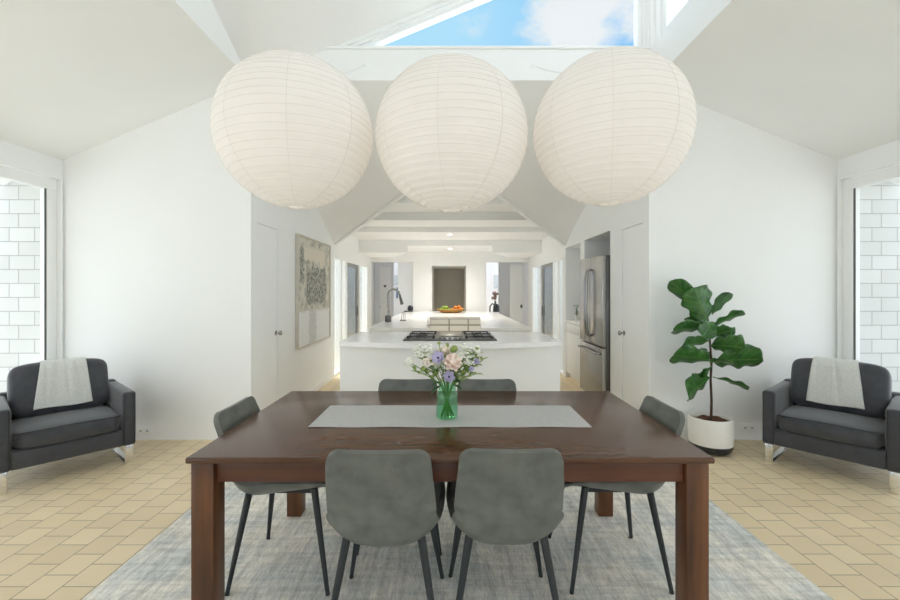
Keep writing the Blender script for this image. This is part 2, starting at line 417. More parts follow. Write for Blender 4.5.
# dining ceilings (sloping up to the light well) + flat piece behind the camera
c = MB()
for s in (-1, 1):
    c.prism([(s * XW, -2.5, 2.63), (s * XW, YB, 2.63), (s * (XO + .004), YB - .001, ZO - (.002 if s < 0 else .042)), (s * (XO + .004), -2.5, ZO - (.002 if s < 0 else .042))], (0, 0, .08))
    # eave overhang seen through the side windows
    c.prism([(s * (XW + .02), -2.5, 2.62), (s * (XW + .02), YB, 2.62), (s * (XW + .55), YB, 2.40), (s * (XW + .55), -2.5, 2.40)], (0, 0, .06))
c.box(-XO - .01, XO + .01, -2.5, .29, ZO, ZO + .08)
struct('ceiling', c, CEIL, 'pale sloping ceiling of the dining room rising to the light well')

# light well: header beam, side kerbs, tilted lid
def lid(x, y): return 3.37 + .416 * (x + XO) + .486 * (YB - y)
h = MB().box(-XO, XO, YB - .003, YB + .14, ZO, 3.675, .004)
h.box(-XO, XO, YB - .018, YB + .14, 3.675, 3.70, .004)
struct('trim_3', h, TRIM, 'white header beam across the kitchen opening below the triangular glass')
k = MB()
k.prism([(-XO, .3, ZO), (-XO, YB, ZO), (-XO, YB, lid(-XO, YB)), (-XO, .3, lid(-XO, .3))], (-.12, 0, 0))
struct('wall_well_left', k, TRIM, 'white left face of the light well')
k = MB().box(XO, XO + .14, .3, YB - .001, ZO - .040, 3.655)
struct('trim_4', k, TRIM, 'white beam along the right side of the light well')
k = MB().prism([(-XO, .3, ZO), (XO, .3, ZO), (XO, .3, lid(XO, .3)), (-XO, .3, lid(-XO, .3))], (0, -.1, 0))
struct('wall_well_front', k, WALL, 'white front wall of the light well')
k = MB().prism([(-XO - .1, .2, lid(-XO - .1, .2)), (XO + .16, .2, lid(XO + .16, .2)), (XO + .16, YB + .16, lid(XO + .16, YB + .16)), (-XO - .1, YB + .16, lid(-XO - .1, YB + .16))], (0, 0, .1))
struct('ceiling_well', k, CEIL, 'tilted ceiling of the light well')
# triangular back glass
g = MB()
def para(x0, x1, d0, d1, y0, y1):   # strip parallel to the lid, d below it
    g.prism([(x0, y0, lid(x0, YB) - d1), (x1, y0, lid(x1, YB) - d1), (x1, y0, lid(x1, YB) - d0), (x0, y0, lid(x0, YB) - d0)], (0, y1 - y0, 0))
para(-1.28, XO, 0, .035, YB + .0, YB + .14); para(-1.10, XO, .035, .060, YB + .025, YB + .14); para(-1.0, XO, .060, .088, YB + .05, YB + .14)
g.box(-.75, 1.80, YB + .03, YB + .14, 3.70, 3.725)
g.prism([(-XO, YB, 3.37), (-XO, YB, 3.72), (-1.03, YB, 3.72)], (0, .14, 0))
for i, (a, bb, y) in enumerate(((1.79, 1.83, .05), (1.83, 1.86, .02), (1.86, 1.90, .0))):
    g.box(a, bb, YB + y, YB + .14, 3.70, lid(XO, YB))
wo = struct('window_3', g, TRIM, 'triangular clerestory window over the header beam with blue sky behind')
MB().prism([(-.80, YB + .09, 3.715), (1.80, YB + .09, 3.715), (1.80, YB + .09, lid(1.80, YB) - .07), (-.80, YB + .09, lid(-.80, YB) - .07)], (0, .008, 0)).build('glass_pane', GLASS, wo, smooth=False)
# right clerestory
g = MB()
g.box(XO, XO + .14, 3.93, YB, 3.655, lid(XO, YB)); g.box(XO + .02, XO + .14, 3.85, 3.93, 3.655, lid(XO, 3.85)); g.box(XO + .04, XO + .14, 3.77, 3.85, 3.655, lid(XO, 3.77))
g.box(XO + .005, XO + .14, .3, 3.77, 3.655, 3.70)
g.prism([(XO, .3, lid(XO, .3) - .12), (XO, YB, lid(XO, YB) - .12), (XO, YB, lid(XO, YB)), (XO, .3, lid(XO, .3))], (.14, 0, 0))
wo = struct('window_4', g, TRIM, 'tall clerestory window along the right side of the light well')
MB().prism([(XO + .09, .3, 3.70), (XO + .09, 3.77, 3.70), (XO + .09, 3.77, lid(XO, 3.77) - .1), (XO + .09, .3, lid(XO, .3) - .1)], (.008, 0, 0)).build('glass_pane', GLASS, wo, smooth=False)

# kitchen roof plane falling away from the header, V notch where the kitchen ceiling starts
def rz_(y): return ZO - .42 * (y - YB)
c = MB()
for s in (-1, 1):
    c.prism([(s * 1.9, YB + .003, rz_(YB + .003)), (0, YB + .003, rz_(YB + .003)), (0, 5.6, rz_(5.6)), (s * .62, 5.6, rz_(5.6)), (s * 1.9, 6.90, rz_(6.90))], (0, 0, .05))
struct('ceiling.001', c, CEIL, 'grey shaded ceiling slope falling away behind the header beam')
# stepped kitchen ceiling
c = MB(); st = [(5.62, 5.82, 2.705), (5.82, 6.60, 2.622), (6.60, 7.44, 2.52), (7.44, 8.76, 2.452), (8.76, 10.14, 2.33)]
for (ya, yb, z) in st: c.box(-1.9, 1.9, ya, yb + .0, z, 3.0)
for ya, z, xw in ((5.82, 2.622, .74), (6.60, 2.52, 1.88), (7.44, 2.452, 1.88)): c.box(-xw, xw, ya, ya + .10, z - .022, z + .01, .006)
for s in (-1, 1): c.prism([(s * .87, 8.75, 2.19), (s * 1.9, 8.75, 2.19), (s * 1.9, 10.14, 2.19), (s * 1.40, 10.14, 2.19)], (0, 0, .26))
struct('ceiling.002', c, CEIL, 'stepped white kitchen ceiling with beams across')

t = MB()
for s in (-1, 1):
    a = Vector((s * .60, 5.585, rz_(5.585))); b2 = Vector((s * 1.875, 6.88, rz_(6.88)))
    n_ = Vector((b2.y - a.y, -(b2.x - a.x), 0)).normalized() * (-.05 * s)
    t.prism([a, b2, b2 + n_, a + n_], (0, 0, -.035))
struct('trim_6', t, CEIL, 'sloping valley boards where the ceiling slope meets the kitchen ceiling')
# kitchen side walls
w = MB()
w.box(-2.0, -XO, YB + .121, 4.13, 0, 3.45); w.box(-2.0, -XO, 4.13, 4.645, 2.07, 3.45); w.box(-2.0, -XO, 4.645, 6.82, 0, 3.45)
w.box(-2.0, -XO, 6.82, 9.80, 1.98, 3.0); w.box(-2.0, -XO, 9.80, 10.2, 0, 3.0)
struct('wall_kitchen_left', w, WALL, 'white left wall of the passage and kitchen')
w = MB()
w.box(XO, 2.0, YB + .121, 4.144, 0, 3.45); w.box(XO, 2.0, 4.144, 4.645, 2.07, 3.45); w.box(XO, 2.62, 4.645, 4.985, 0, 3.45)
w.box(XO, 2.62, 4.985, 5.945, 2.11, 3.45); w.box(XO, 2.62, 5.945, 6.12, 0, 3.45); w.box(XO, 2.62, 6.12, 6.92, 2.10, 3.45)
w.box(XO, 2.62, 6.92, 7.0, 0, 3.0); w.box(2.62, 2.72, 4.645, 7.0, 0, 3.0)
w.box(XO, 2.0, 7.0, 9.80, 1.98, 3.0); w.box(XO, 2.0, 9.80, 10.2, 0, 3.0)
struct('wall_kitchen_right', w, WALL, 'white right wall with fridge niche and open niche')
# casings at the opening corners
t = MB()
for s in (-1, 1):
    xa, xb = sorted((s * (XO + .05), s * (XO - .014)))
    t.box(xa, xb, YB - .014, YB + .11, 0, ZO - .02, .002); xa, xb = sorted((s * XO, s * (XO - .014)))
struct('trim_5', t, TRIM, 'white corner boards at both sides of the kitchen opening')
# closet doors
for i, s in enumerate((-1, 1)):
    ya = 4.13 if s < 0 else 4.144
    xa, xb = sorted((s * (XO + .006), s * (XO + .045)))
    d = struct('door_%d' % (i + 1), MB().box(xa, xb, ya + .004, 4.641, .008, 2.064, .002), TRIM,
               'plain white closet door with round knob in the %s passage wall' % ('left' if s < 0 else 'right'))
    kb = MB(); kb.lathe([(0, 0), (.026, 0), (.026, .004), (.010, .006), (.009, .03), (.020, .036), (.027, .05), (.022, .062), (0, .066)], 20)
    o = kb.build('door_knob', KNOB, d); o.location = (s * (XO + .006), 4.60, .945); o.rotation_euler = (0, -s * PI / 2, 0)

# kitchen sliders
for i, s in enumerate((-1, 1)):
    y0, y1 = (6.86, 9.78) if s < 0 else (7.02, 9.78)
    g = MB(); xa, xb = sorted((s * (XO - .004), s * (XO + .10)))
    g.box(xa, xb, y0, y1, 1.93, 1.98); g.box(xa, xb, y0, y1, 0, .04)
    for a, bb in ((y0, y0 + .05), (7.30, 7.42), (7.64, 7.76), (8.79, 8.88), (y1 - .12, y1)): g.box(xa, xb, a, bb, .04, 1.93, .004)
    d = struct('door_%d' % (3 + i), g, TRIM, 'white framed sliding patio door in the %s kitchen wall' % ('left' if s < 0 else 'right'))
    xg = s * (XO + .06)
    for a, bb in ((y0 + .05, 7.30), (7.42, 7.64), (8.88, y1 - .12)):
        MB().box(xg - .004, xg + .004, a, bb, .04, 1.93).build('glass_pane', GLASS, d, smooth=False)
    q = MB(); xs = s * (XO + .03)
    q.box(xs - .012, xs + .012, 7.76, 7.86, .04, 1.93); q.box(xs - .012, xs + .012, 8.64, 8.79, .04, 1.93)
    q.box(xs - .012, xs + .012, 7.86, 8.64, 1.86, 1.93); q.box(xs - .012, xs + .012, 7.86, 8.64, .04, .14)
    sp = q.build('screen_frame', mat('screen_frame_grey', (.30, .31, .31), .5), d, smooth=False)
    MB().box(xs - .003, xs + .003, 7.86, 8.64, .14, 1.86).build('screen_glass', GLASSG, sp, smooth=False)
    MB().box(xs - s * .012 - .02, xs - s * .012 + .02, 8.68, 8.71, .90, 1.10, .008).build('handle', STEELD, d)

# far end of the kitchen: header, columns, pass-through, hall
w = MB()
w.box(-2.0, 2.0, 10.14, 10.30, 2.09, 3.0)
w.box(-.88, -.43, 10.14, 10.42, .92, 2.10); w.box(.385, .865, 10.14, 10.42, .92, 2.10)
w.box(-.43, .385, 10.14, 10.42, 2.0, 2.10); w.box(-.43, .385, 10.42, 11.6, 2.0, 2.10)
w.box(-.50, -.43, 10.42, 11.6, .9, 2.1); w.box(.385, .455, 10.42, 11.6, .9, 2.1)
struct('wall_far', w, CAB, 'white columns and header at the far end of the kitchen')
struct('wall_recess', MB().box(-.5, .455, 11.58, 11.66, .0, 2.1), TAN, 'taupe wall at the back of the pass-through recess')
w = MB()
w.box(-2.75, 2.75, 14.1, 14.2, 0, 3.0)
w.box(-2.75, 2.75, 10.3, 12.1, 2.7, 2.8)  # unseen partial ceiling; the rest is left open as added skylight
w.box(-1.26, -.88, 10.30, 10.42, 0, 2.7)
w.box(-2.1, -2.0, 10.2, 14.1, 0, 2.7); w.box(2.0, 2.1, 10.2, 14.1, 0, 2.7)
w.box(-2.0, -1.50, 11.3, 11.4, 0, 2.7); w.box(1.36, 2.0, 11.9, 12.0, 0, 2.7)
struct('wall_hall', w, HALL, 'bright white hall walls beyond the kitchen')
d = struct('door_5', MB().box(1.50, 1.82, 10.60, 10.64, .01, 2.05, .003), TRIM, 'cream hall door at the right beyond the kitchen')
MB().box(1.755, 1.80, 10.57, 10.60, .98, 1.06, .006).build('latch', STEELD, d)
d = struct('door_6', MB().box(-1.86, -1.56, 11.26, 11.29, .01, 2.03, .003), TRIM, 'white hall door at the left beyond the kitchen')
MB().box(-1.85, -1.835, 11.24, 11.26, .95, 1.0, .004).build('latch', KNOB, d)

# shingled wings outside
for s in (-1, 1):
    xa, xb = sorted((s * 3.672, s * 9)); sh = MB().box(xa, xb, 4.02, 4.16, -.1, 3.4)
    struct('wall_shingle_%s' % ('left' if s < 0 else 'right'), sh, SHINGLE, 'white cedar shingle wall outside the %s sliding window' % ('left' if s < 0 else 'right'))
    xa, xb = sorted((s * 2.05, s * 8)); sh = MB().box(xa, xb, 11.2, 11.3, -.1, 3.4)
    struct('wall_court_%s' % ('left' if s < 0 else 'right'), sh, SHINGLE, 'white shingle wall across the %s courtyard' % ('left' if s < 0 else 'right'))

# ================================================================== RUG
tag(MB().box(-1.66, 1.73, .35, 3.22, .001, .010, .003).build('area_rug', RUG), 'large distressed pale grey and blue rug under the dining table', 'rug')
RZ = .010

# ================================================================== TABLE
T = thing('dining_table', 'dark stained wooden dining table with square legs on the pale rug', 'table', (0, 2.175, RZ))
TZ = .76 - RZ
t = MB(); t.box(-1.0165, 1.0165, -.548, .550, TZ - .024, TZ, .007, 3); t.build('table_top', TABLETOP, T)
for s in (-1, 1):
    for q in (-1, 1):
        xa, xb = sorted((s * 1.006, s * .917)); ya, yb = sorted((q * .528, q * .440))
        m = MB().box(xa, xb, ya, yb, 0, TZ - .024, .006, 2); m.build('leg', LEGWOOD, T)
a = MB()
for q in (-1, 1):
    ya, yb = sorted((q * .512, q * .490)); a.box(-.914, .914, ya, yb, TZ - .108, TZ - .0245, .003)
for s in (-1, 1):
    xa, xb = sorted((s * .990, s * .968)); a.box(xa, xb, -.436, .436, TZ - .108, TZ - .0245, .003)
a.build('apron', TABLEWOOD, T)
# runner
def run(u, v):
    x = -.665 + 1.33 * u; y = 1.99 + .374 * v
    z = .7605 + .0012 + .0012 * math.sin(u * 23 + 1) * (1 if v < .02 else .2)
    return Vector((x, y, z))
r = MB(); r.grid(run, 120, 24)
ro = r.build('table_runner', LINEN)
sm = ro.modifiers.new('thick', 'SOLIDIFY'); sm.thickness = .0022; sm.offset = 1
tag(ro, 'pale grey linen runner laid along the dining table', 'table runner')

# ================================================================== DINING CHAIRS (face +Y)
def chair_proto():
    root = thing('dining_chair', '', 'chair', (0, 0, RZ), 0, 'grey leather chairs around the dining table')
    prof = [(.235, .440), (.222, .456), (.185, .462), (.10, .452), (.0, .438), (-.08, .425), (-.14, .417), (-.186, .427), (-.215, .462), (-.231, .52), (-.246, .59), (-.263, .66), (-.281, .73), (-.300, .80), (-.307, .826)]
    hw = [.194, .204, .216, .225, .229, .223, .213, .207, .205, .204, .202, .199, .194, .187, .183]
    def cat(arr, t):
        t = min(max(t, 0), 1) * (len(arr) - 1); i = min(int(t), len(arr) - 2); w = t - i
        p0, p1, p2, p3 = arr[max(i - 1, 0)], arr[i], arr[i + 1], arr[min(i + 2, len(arr) - 1)]
        g = lambda a, b, c, d: .5 * (2 * b + (c - a) * w + (2 * a - 5 * b + 4 * c - d) * w * w + (3 * b - a - 3 * c + d) * w ** 3)
        return tuple(g(a, b, c, d) for a, b, c, d in zip(p0, p1, p2, p3)) if isinstance(p0, tuple) else g(p0, p1, p2, p3)
    def fn(u, v):
        v = v - .028 * math.sin(2 * PI * v)            # finer rows at both rims
        y, z = cat(prof, v); w = cat(hw, v); e = 2 * u - 1; a = abs(e)
        for (q, r) in ((prof[-1], .042), (prof[0], .07)):
            sdist = math.hypot(y - q[0], z - q[1])
            if sdist < r and ((v > .5) == (q is prof[-1])):
                kk = 1 - sdist / r; w -= r * (1 - math.sqrt(max(0, 1 - kk * kk)))
        x = e * w
        back = min(max((z - .44) / .15, 0), 1) if v > .5 else 0.0
        back = back * back * (3 - 2 * back)
        z += (1 - back) * (.098 * a ** 3.2 if v > .3 else .040 * a ** 3.2 + .058 * a ** 3.2 * v / .3)
        y += back * .034 * a ** 3 * (1 - min(max((z - .56) / .22, 0), 1))
        if v > .5: z -= .004 * (1 - a * a) * min(max((z - .74) / .08, 0), 1)
        return Vector((x, y, z - RZ))
    m = MB(); m.grid(fn, 32, 84)
    sh = m.build('seat_shell', LEATHER, root, angle=80)
    md = sh.modifiers.new('thick', 'SOLIDIFY'); md.thickness = .026; md.offset = 0
    md = sh.modifiers.new('round', 'BEVEL'); md.width = .008; md.segments = 3; md.limit_method = 'ANGLE'; md.angle_limit = math.radians(60)
    pts = [fn(i / 32, .965) + Vector((0, -.0135, .003)) for i in range(2, 31)]
    MB().tube(pts, .0018, 6).build('seam', LEATHER, sh)
    for sx in (-1, 1):
        for sy in (-1, 1):
            top = Vector((sx * .145, .145 if sy > 0 else -.165, (.462 if sy > 0 else .440) - RZ)); bot = Vector((sx * .22, sy * .23, 0.004))
            q = MB(); q.tube([top, top.lerp(bot, .5), bot], [.0170, .0135, .0095], 12)
            q.tube([bot + Vector((0, 0, .006)), bot - Vector((0, 0, .004))], [.0100, .0100], 12)
            q.build('leg', BLACKMETAL, root)
    fr = MB()
    fr.box(-.09, .09, -.06, .12, .412 - RZ, .436 - RZ, .003)
    fr.build('under_plate', BLACKMETAL, root)
    return root
proto = chair_proto()
spots = [(-.258, 1.83, 0, 'grey leather dining chair with its back to the viewer, left of the two nearest'),
         (.222, 1.84, 0, 'grey leather dining chair with its back to the viewer, right of the two nearest'),
         (-.272, 2.47, PI, 'grey dining chair on the kitchen side of the table, left of the flower vase'),
         (.238, 2.47, PI, 'grey dining chair on the kitchen side of the table, right of the flower vase'),
         (-.79, 2.165, -PI / 2, 'grey dining chair at the left end of the table'),
         (.79, 2.175, PI / 2, 'grey dining chair at the right end of the table, nearest the potted fig')]
for i, (x, y, a, lb) in enumerate(spots):
    o = proto if i == 0 else copytree(proto)
    o.location = (x, y, RZ); o.rotation_euler = (0, 0, a); o['label'] = lb

# ================================================================== PAPER LANTERNS
def lantern(x, z, label, hook, seedv):
    rnd = random.Random(seedv)
    RX, RZv, Y = .381, .370, 2.15
    root = thing('paper_lantern', label, 'lantern', (x, Y, z), rnd.uniform(0, 1), 'round paper lanterns above the table')
    NR, per, ns = 30, 6, 96
    th0 = math.asin(.052 / RX); rows = NR * per
    jit = [rnd.uniform(-.25, .25) for _ in range(NR + 2)]
    tw = [rnd.uniform(0, 6.28) for _ in range(NR + 2)]; am = [rnd.uniform(.3, 1.2) for _ in range(NR + 2)]
    def fn(u, v):
        k = v * NR; i = int(min(k, NR - 1)); w = k - i
        ph = 2 * PI * u
        off = (1 - w) * am[i] * math.sin(2 * ph + tw[i]) + w * am[i + 1] * math.sin(2 * ph + tw[i + 1])
        jj = (1 - w) * jit[i] + w * jit[i + 1]
        th = th0 + (PI - 2 * th0) * v + (.016 * off + .05 * jj) * math.sin(PI * v)
        gore = abs(math.sin(4 * ph)) ** .35
        sc = 1 - .0085 * (1 - abs(math.sin(PI * w)) ** .5) - .0040 * (1 - gore) + .0018 * math.sin(ph * 9 + tw[i]) * math.sin(PI * w)
        r = RX * math.sin(th) * sc
        return Vector((r * math.cos(ph), r * math.sin(ph), -RZv * math.cos(th) * sc))
    m = MB(); m.grid(fn, ns, rows); bmesh.ops.remove_doubles(m.bm, verts=m.bm.verts, dist=1e-5)
    m.build('paper_shade', PAPER, root, angle=180)
    wire = []
    for q in range(NR * 64):
        vv = (q + .5) / (NR * 64); k0 = min(round(vv * NR), NR) / NR
        p_ = fn((q % 64) / 64, min(max(vv * .0 + (math.floor(vv * NR) + (q % 64) / 64) / NR, 0), 1))
        k_ = vv * NR; w_ = k_ - int(k_)
        lift = 1 + .0085 * (1 - abs(math.sin(PI * w_)) ** .5) + .0018
        wire.append(p_ * lift)
    MB().tube(wire, .0010, 5).build('spiral_rib', RIBM, root)
    seam = []
    for g_ in range(8):
        col_ = [fn(g_ / 8 + .0001, i_ / 60) * 1.0022 for i_ in range(61)]
        seam += col_ if g_ % 2 == 0 else col_[::-1]
    MB().tube(seam, .0011, 5).build('paper_seam', RIBM, root)
    for sz in (-1, 1):
        g = MB(); zz = sz * RZv * math.cos(th0)
        g.tube([(.052 * math.cos(a), .052 * math.sin(a), zz) for a in [2 * PI * i / 32 for i in range(33)]], .0035, 8, cap=False)
        g.build('opening_ring', RINGM, root)
    bm_ = MB().tube([(-.052, 0, .345), (0, 0, .335), (.052, 0, .345)], .0025, 6)
    bm_.tube([(0, 0, .335), (0, 0, .12)], .004, 8); bm_.tube([(0, 0, .14), (0, 0, .08)], .018, 12)
    bm_.build('lamp_holder', CORD, root)
    MB().ball((0, 0, .045), .036, 3, (1, 1, 1.15)).build('bulb', BULB, root)
    # cord swagged back to its hook on the header beam
    A = Vector((0, 0, .335)); B = Matrix.Rotation(-root.rotation_euler.z, 3, 'Z') @ (Vector(hook) - Vector((x, Y, z)))
    pts = [A.lerp(B, t / 16) - Vector((0, 0, .10 * 4 * (t / 16) * (1 - t / 16) * .55)) for t in range(17)]
    MB().tube(pts, .0022, 6).build('cord', CORD, root)
    L = bpy.data.lights.new('lantern_lamp', 'POINT'); L.energy = .45; L.color = (1, .78, .6); L.shadow_soft_size = .05
    lo = bpy.data.objects.new('lantern_lamp', L); COL.objects.link(lo); lo.parent = root; lo.location = (0, 0, -.02)
    return root
hooks = [(-.80, YB - .03, 3.515), (.02, YB - .03, 3.515), (.77, YB - .03, 3.515)]
for i, hk in enumerate(hooks):
    hroot = MB(); hroot.lathe([(0, 0), (.022, 0), (.022, .005), (.006, .008), (0, .008)], 16)
    ho = hroot.build('ceiling_hook', TRIM); ho.location = (hk[0], YB, hk[2]); ho.rotation_euler = (PI / 2, 0, 0)
    tag(ho, ['small white cord hook on the header beam, behind the left lantern', 'small white cord hook on the header beam, hidden by the middle lantern', 'small white cord hook on the header beam, beside the right lantern'][i], 'hook', 'cord hooks on the header beam')
    MB().tube([(0, 0, .005), (0, .0, .02), (0, .012, .03), (0, .02, .022), (0, .016, .012)], .003, 6).build('hook_arm', TRIM, ho)
lantern(-.776, 2.192, 'large round white paper lantern, leftmost of the three over the table', hooks[0], 3)
lantern(.0075, 2.176, 'large round white paper lantern in the middle of the three over the table', hooks[1], 5)
lantern(.808, 2.208, 'large round white paper lantern, rightmost of the three over the table', hooks[2], 9)

# ================================================================== ARMCHAIRS (face -Y locally)
def soft_box(mb, cx, cy, cz, sx, sy, sz, bulge=.3, n=14, p=5.0, M=None):
    # cushion: superellipsoid-like box with swollen faces
    t = bmesh.new(); bmesh.ops.create_cube(t, size=2)
    bmesh.ops.subdivide_edges(t, edges=list(t.edges), cuts=n, use_grid_fill=True)
    for v in t.verts:
        c = v.co.copy(); q = (abs(c.x) ** p + abs(c.y) ** p + abs(c.z) ** p) ** (1 / p)
        d = c / q
        bz = 1 + bulge * (1 - min(1, abs(d.x)) ** 2) * (1 - min(1, abs(d.y)) ** 2)
        by = 1 + bulge * .25 * (1 - min(1, abs(d.x)) ** 2) * (1 - min(1, abs(d.z)) ** 2)
        v.co = Vector((d.x * sx / 2, d.y * sy / 2 * by, d.z * sz / 2 * bz))
    bmesh.ops.translate(t, vec=(cx, cy, cz), verts=t.verts)
    if M is not None: bmesh.ops.transform(t, matrix=M, verts=t.verts)
    mb._merge(t); return mb
TILT = Matrix.Translation((0, .12, .43)) @ Matrix.Rotation(math.radians(-17), 4, 'X')
def armchair():
    root = thing('armchair', '', 'armchair', (0, 0, 0), 0, 'charcoal armchairs in the corners')
    W, D = .80, .70
    b = MB()
    b.box(-W / 2 + .08, W / 2 - .08, -D / 2, D / 2 - .06, .155, .285, .015, 3)
    b.box(-W / 2 + .01, W / 2 - .01, D / 2 - .10, D / 2, .155, .60, .025, 3)
    b.build('body', SOFA, root)
    for s in (-1, 1):
        xa, xb = sorted((s * (W / 2 - .09), s * W / 2))
        ar = MB().box(xa, xb, -D / 2, D / 2 - .02, .150, .585, .022, 3).build('arm', SOFA, root)
        pp = MB(); x1, x2 = xa + .012, xb - .012; yf = -D / 2 - .001
        pp.tube([(x1, yf, .17), (x1, yf, .572), (x2, yf, .572), (x2, yf, .17)], .004, 6)
        pp.build('piping', PIPING, ar)
    sc = soft_box(MB(), 0, -.068, .345, W - .185, .57, .135, .28, p=7).build('seat_cushion', SOFA, root)
    pp = MB(); x = (W - .185) / 2 - .006; yf = -.351
    pp.tube([(-x, yf + .02, .400), (-x + .03, yf, .403), (0, yf - .004, .409), (x - .03, yf, .403), (x, yf + .02, .400)], .004, 6)
    pp.tube([(-x, yf + .02, .293), (-x + .03, yf, .291), (0, yf - .004, .287), (x - .03, yf, .291), (x, yf + .02, .293)], .004, 6)
    pp.build('piping', PIPING, sc)
    bc = soft_box(MB(), 0, .0, .185, W - .19, .20, .40, .12, p=7, M=TILT)
    bc.build('back_cushion', SOFA, root)
    for s in (-1, 1):
        x = s * (W / 2 - .045); l = MB(); w = .026
        y0, y1 = -D / 2 + .03, D / 2 - .05
        path = [(y0 - .004, .16), (y0 - .004, .0045), (y1, .0045), (y1, .16)]
        l.box(x - w, x + w, y0 - .009, y0, 0.001, .16, .002); l.box(x - w, x + w, y1, y1 + .009, 0.001, .16, .002); l.box(x - w, x + w, y0, y1, 0.001, .010, .002)
        l.build('sled_leg', CHROME, root)
    return root
AC = armchair()
A1 = math.radians(49)
spots = [(-3.085, 3.395, A1, 'charcoal armchair with chrome legs in the left corner by the window', 'pale grey knitted throw over the armchair at the left'),
         (3.085, 3.41, -math.radians(50), 'charcoal armchair with chrome legs in the right corner beside the potted fig', 'pale grey knitted throw over the armchair at the right')]
for i, (x, y, a, lb, tl) in enumerate(spots):
    o = AC if i == 0 else copytree(AC)
    o.location = (x, y, 0); o.rotation_euler = (0, 0, a); o['label'] = lb
    # throw folded over the back cushion
    off = .01 if i == 0 else -.01
    path = [(-.118, .015), (-.117, .06), (-.116, .15), (-.114, .25), (-.104, .33), (-.080, .385), (-.04, .405), (.04, .405), (.080, .385), (.10, .33), (.107, .25)]
    def tf(u, v, off=off, i=i):
        k = v * (len(path) - 1); j = min(int(k), len(path) - 2); w = k - j
        yy = path[j][0] * (1 - w) + path[j + 1][0] * w; zz = path[j][1] * (1 - w) + path[j + 1][1] * w
        half = .178 - .040 * min(1, max(0, zz / .4)); ang = (.02 if i == 0 else -.02)
        x = off + (2 * u - 1) * half + ang * (zz - .2) * 2
        wob = .004 * math.sin(u * 9 + v * 5) + .003 * math.sin(u * 21 + i)
        return TILT @ Vector((x, yy - abs(wob) * (1 if v < .5 else -1), zz + .002 + .004 * math.sin(u * 7 + i * 2) * (1 if v < .05 else 0)))
    m = MB(); m.grid(tf, 36, 60); t = m.build('throw_blanket', THROW, angle=180)
    md = t.modifiers.new('thick', 'SOLIDIFY'); md.thickness = .014; md.offset = 0
    t.location = (x, y, 0); t.rotation_euler = (0, 0, a)
    tag(t, tl, 'throw', 'knitted throws on the armchairs')

# ================================================================== POTTED FIG
PX, PY = 2.285, 3.73
PL = thing('potted_fig', 'fiddle leaf fig in a round white pot with black base, by the right wall', 'plant', (PX, PY, 0))
R = .174
MB().lathe([(.0, .075), (R - .002, .075), (R, .09), (R + .002, .288), (R - .003, .300), (R - .012, .302), (R - .018, .295), (R - .02, .25), (0, .25)], 48).build('pot', POTW, PL)
MB().lathe([(0, .001), (R - .06, .001), (R - .03, .008), (R - .012, .03), (R - .002, .055), (R - .001, .0755), (0, .0755)], 48).build('pot_base', POTB, PL)
def soil(u, v):
    r = (R - .021) * v; a = 2 * PI * u
    return Vector((r * math.cos(a), r * math.sin(a),   .262 + .014 * math.sin(r * 60 + a * 3) * math.cos(a * 5 + r * 40) - .0 * r))
m = MB(); m.grid(soil, 48, 14); m.build('soil', SOIL, PL)
def P(px, py, dy=0.0):   # sketch position of the plant, metres relative to the pot
    y = PY + dy; px = (px - 711) * .94 + 712
    return Vector(((px - 450) / 425 * y - PX, dy, 1.4 - (py - 291) / 425 * y))
stem = [P(710, 421, -.01), P(710.5, 400, .0), P(709.5, 380, .005), P(710.5, 362, 0), P(709, 345, -.005), P(708, 330, 0), P(706.5, 318, 0), P(706, 309, 0)]
stem[0].z = .245
MB().tube(stem, [.011, .010, .0095, .009, .008, .0075, .006, .004], 10).build('stem', TRUNK, PL)
def leaf(b, t, w, roll, sag=.12, twist=0.0, cup=.25):
    b = Vector(b); t = Vector(t); d = t - b; L = d.length; d.normalize()
    up = Vector((0, 0, 1)) if abs(d.z) < .92 else Vector((0, -1, 0))
    sd = d.cross(up).normalized(); nn = sd.cross(d).normalized()
    Rm = Matrix.Rotation(roll, 3, d); sd = Rm @ sd; nn = Rm @ nn
    sh = [(0, .02), (.06, .16), (.15, .50), (.26, .72), (.38, .72), (.50, .82), (.64, .97), (.78, 1.0), (.88, .88), (.95, .60), (.985, .3), (1.0, .04)]
    def wid(v):
        for (a, x), (c, y) in zip(sh, sh[1:]):
            if v <= c: return x + (y - x) * (v - a) / (c - a)
        return .02
    seed = random.uniform(0, 6)
    def fn(u, v):
        e = 2 * u - 1; ww = wid(v) * w / 2
        ru = .05 * w * math.sin(v * 17 + seed + (2 if e > 0 else 0)) * e * e
        z = -sag * L * (v * v - v * .6) + cup * ww * e * e - .0 + ru
        return b + d * (L * v) + sd * (e * ww * (1 + .05 * math.sin(v * 21 + seed))) + nn * z
    m = MB(); m.grid(fn, 14, 26)
    o = m.build('leaf', LEAF, PL, angle=180)
    q = MB().tube([Vector(fn(.5, k / 12)) - nn * .0015 for k in range(12)], [.0035 - .00022 * k for k in range(12)], 6); q.build('midrib', STEMG, o)
    md = o.modifiers.new('thick', 'SOLIDIFY'); md.thickness = .0014
    return o
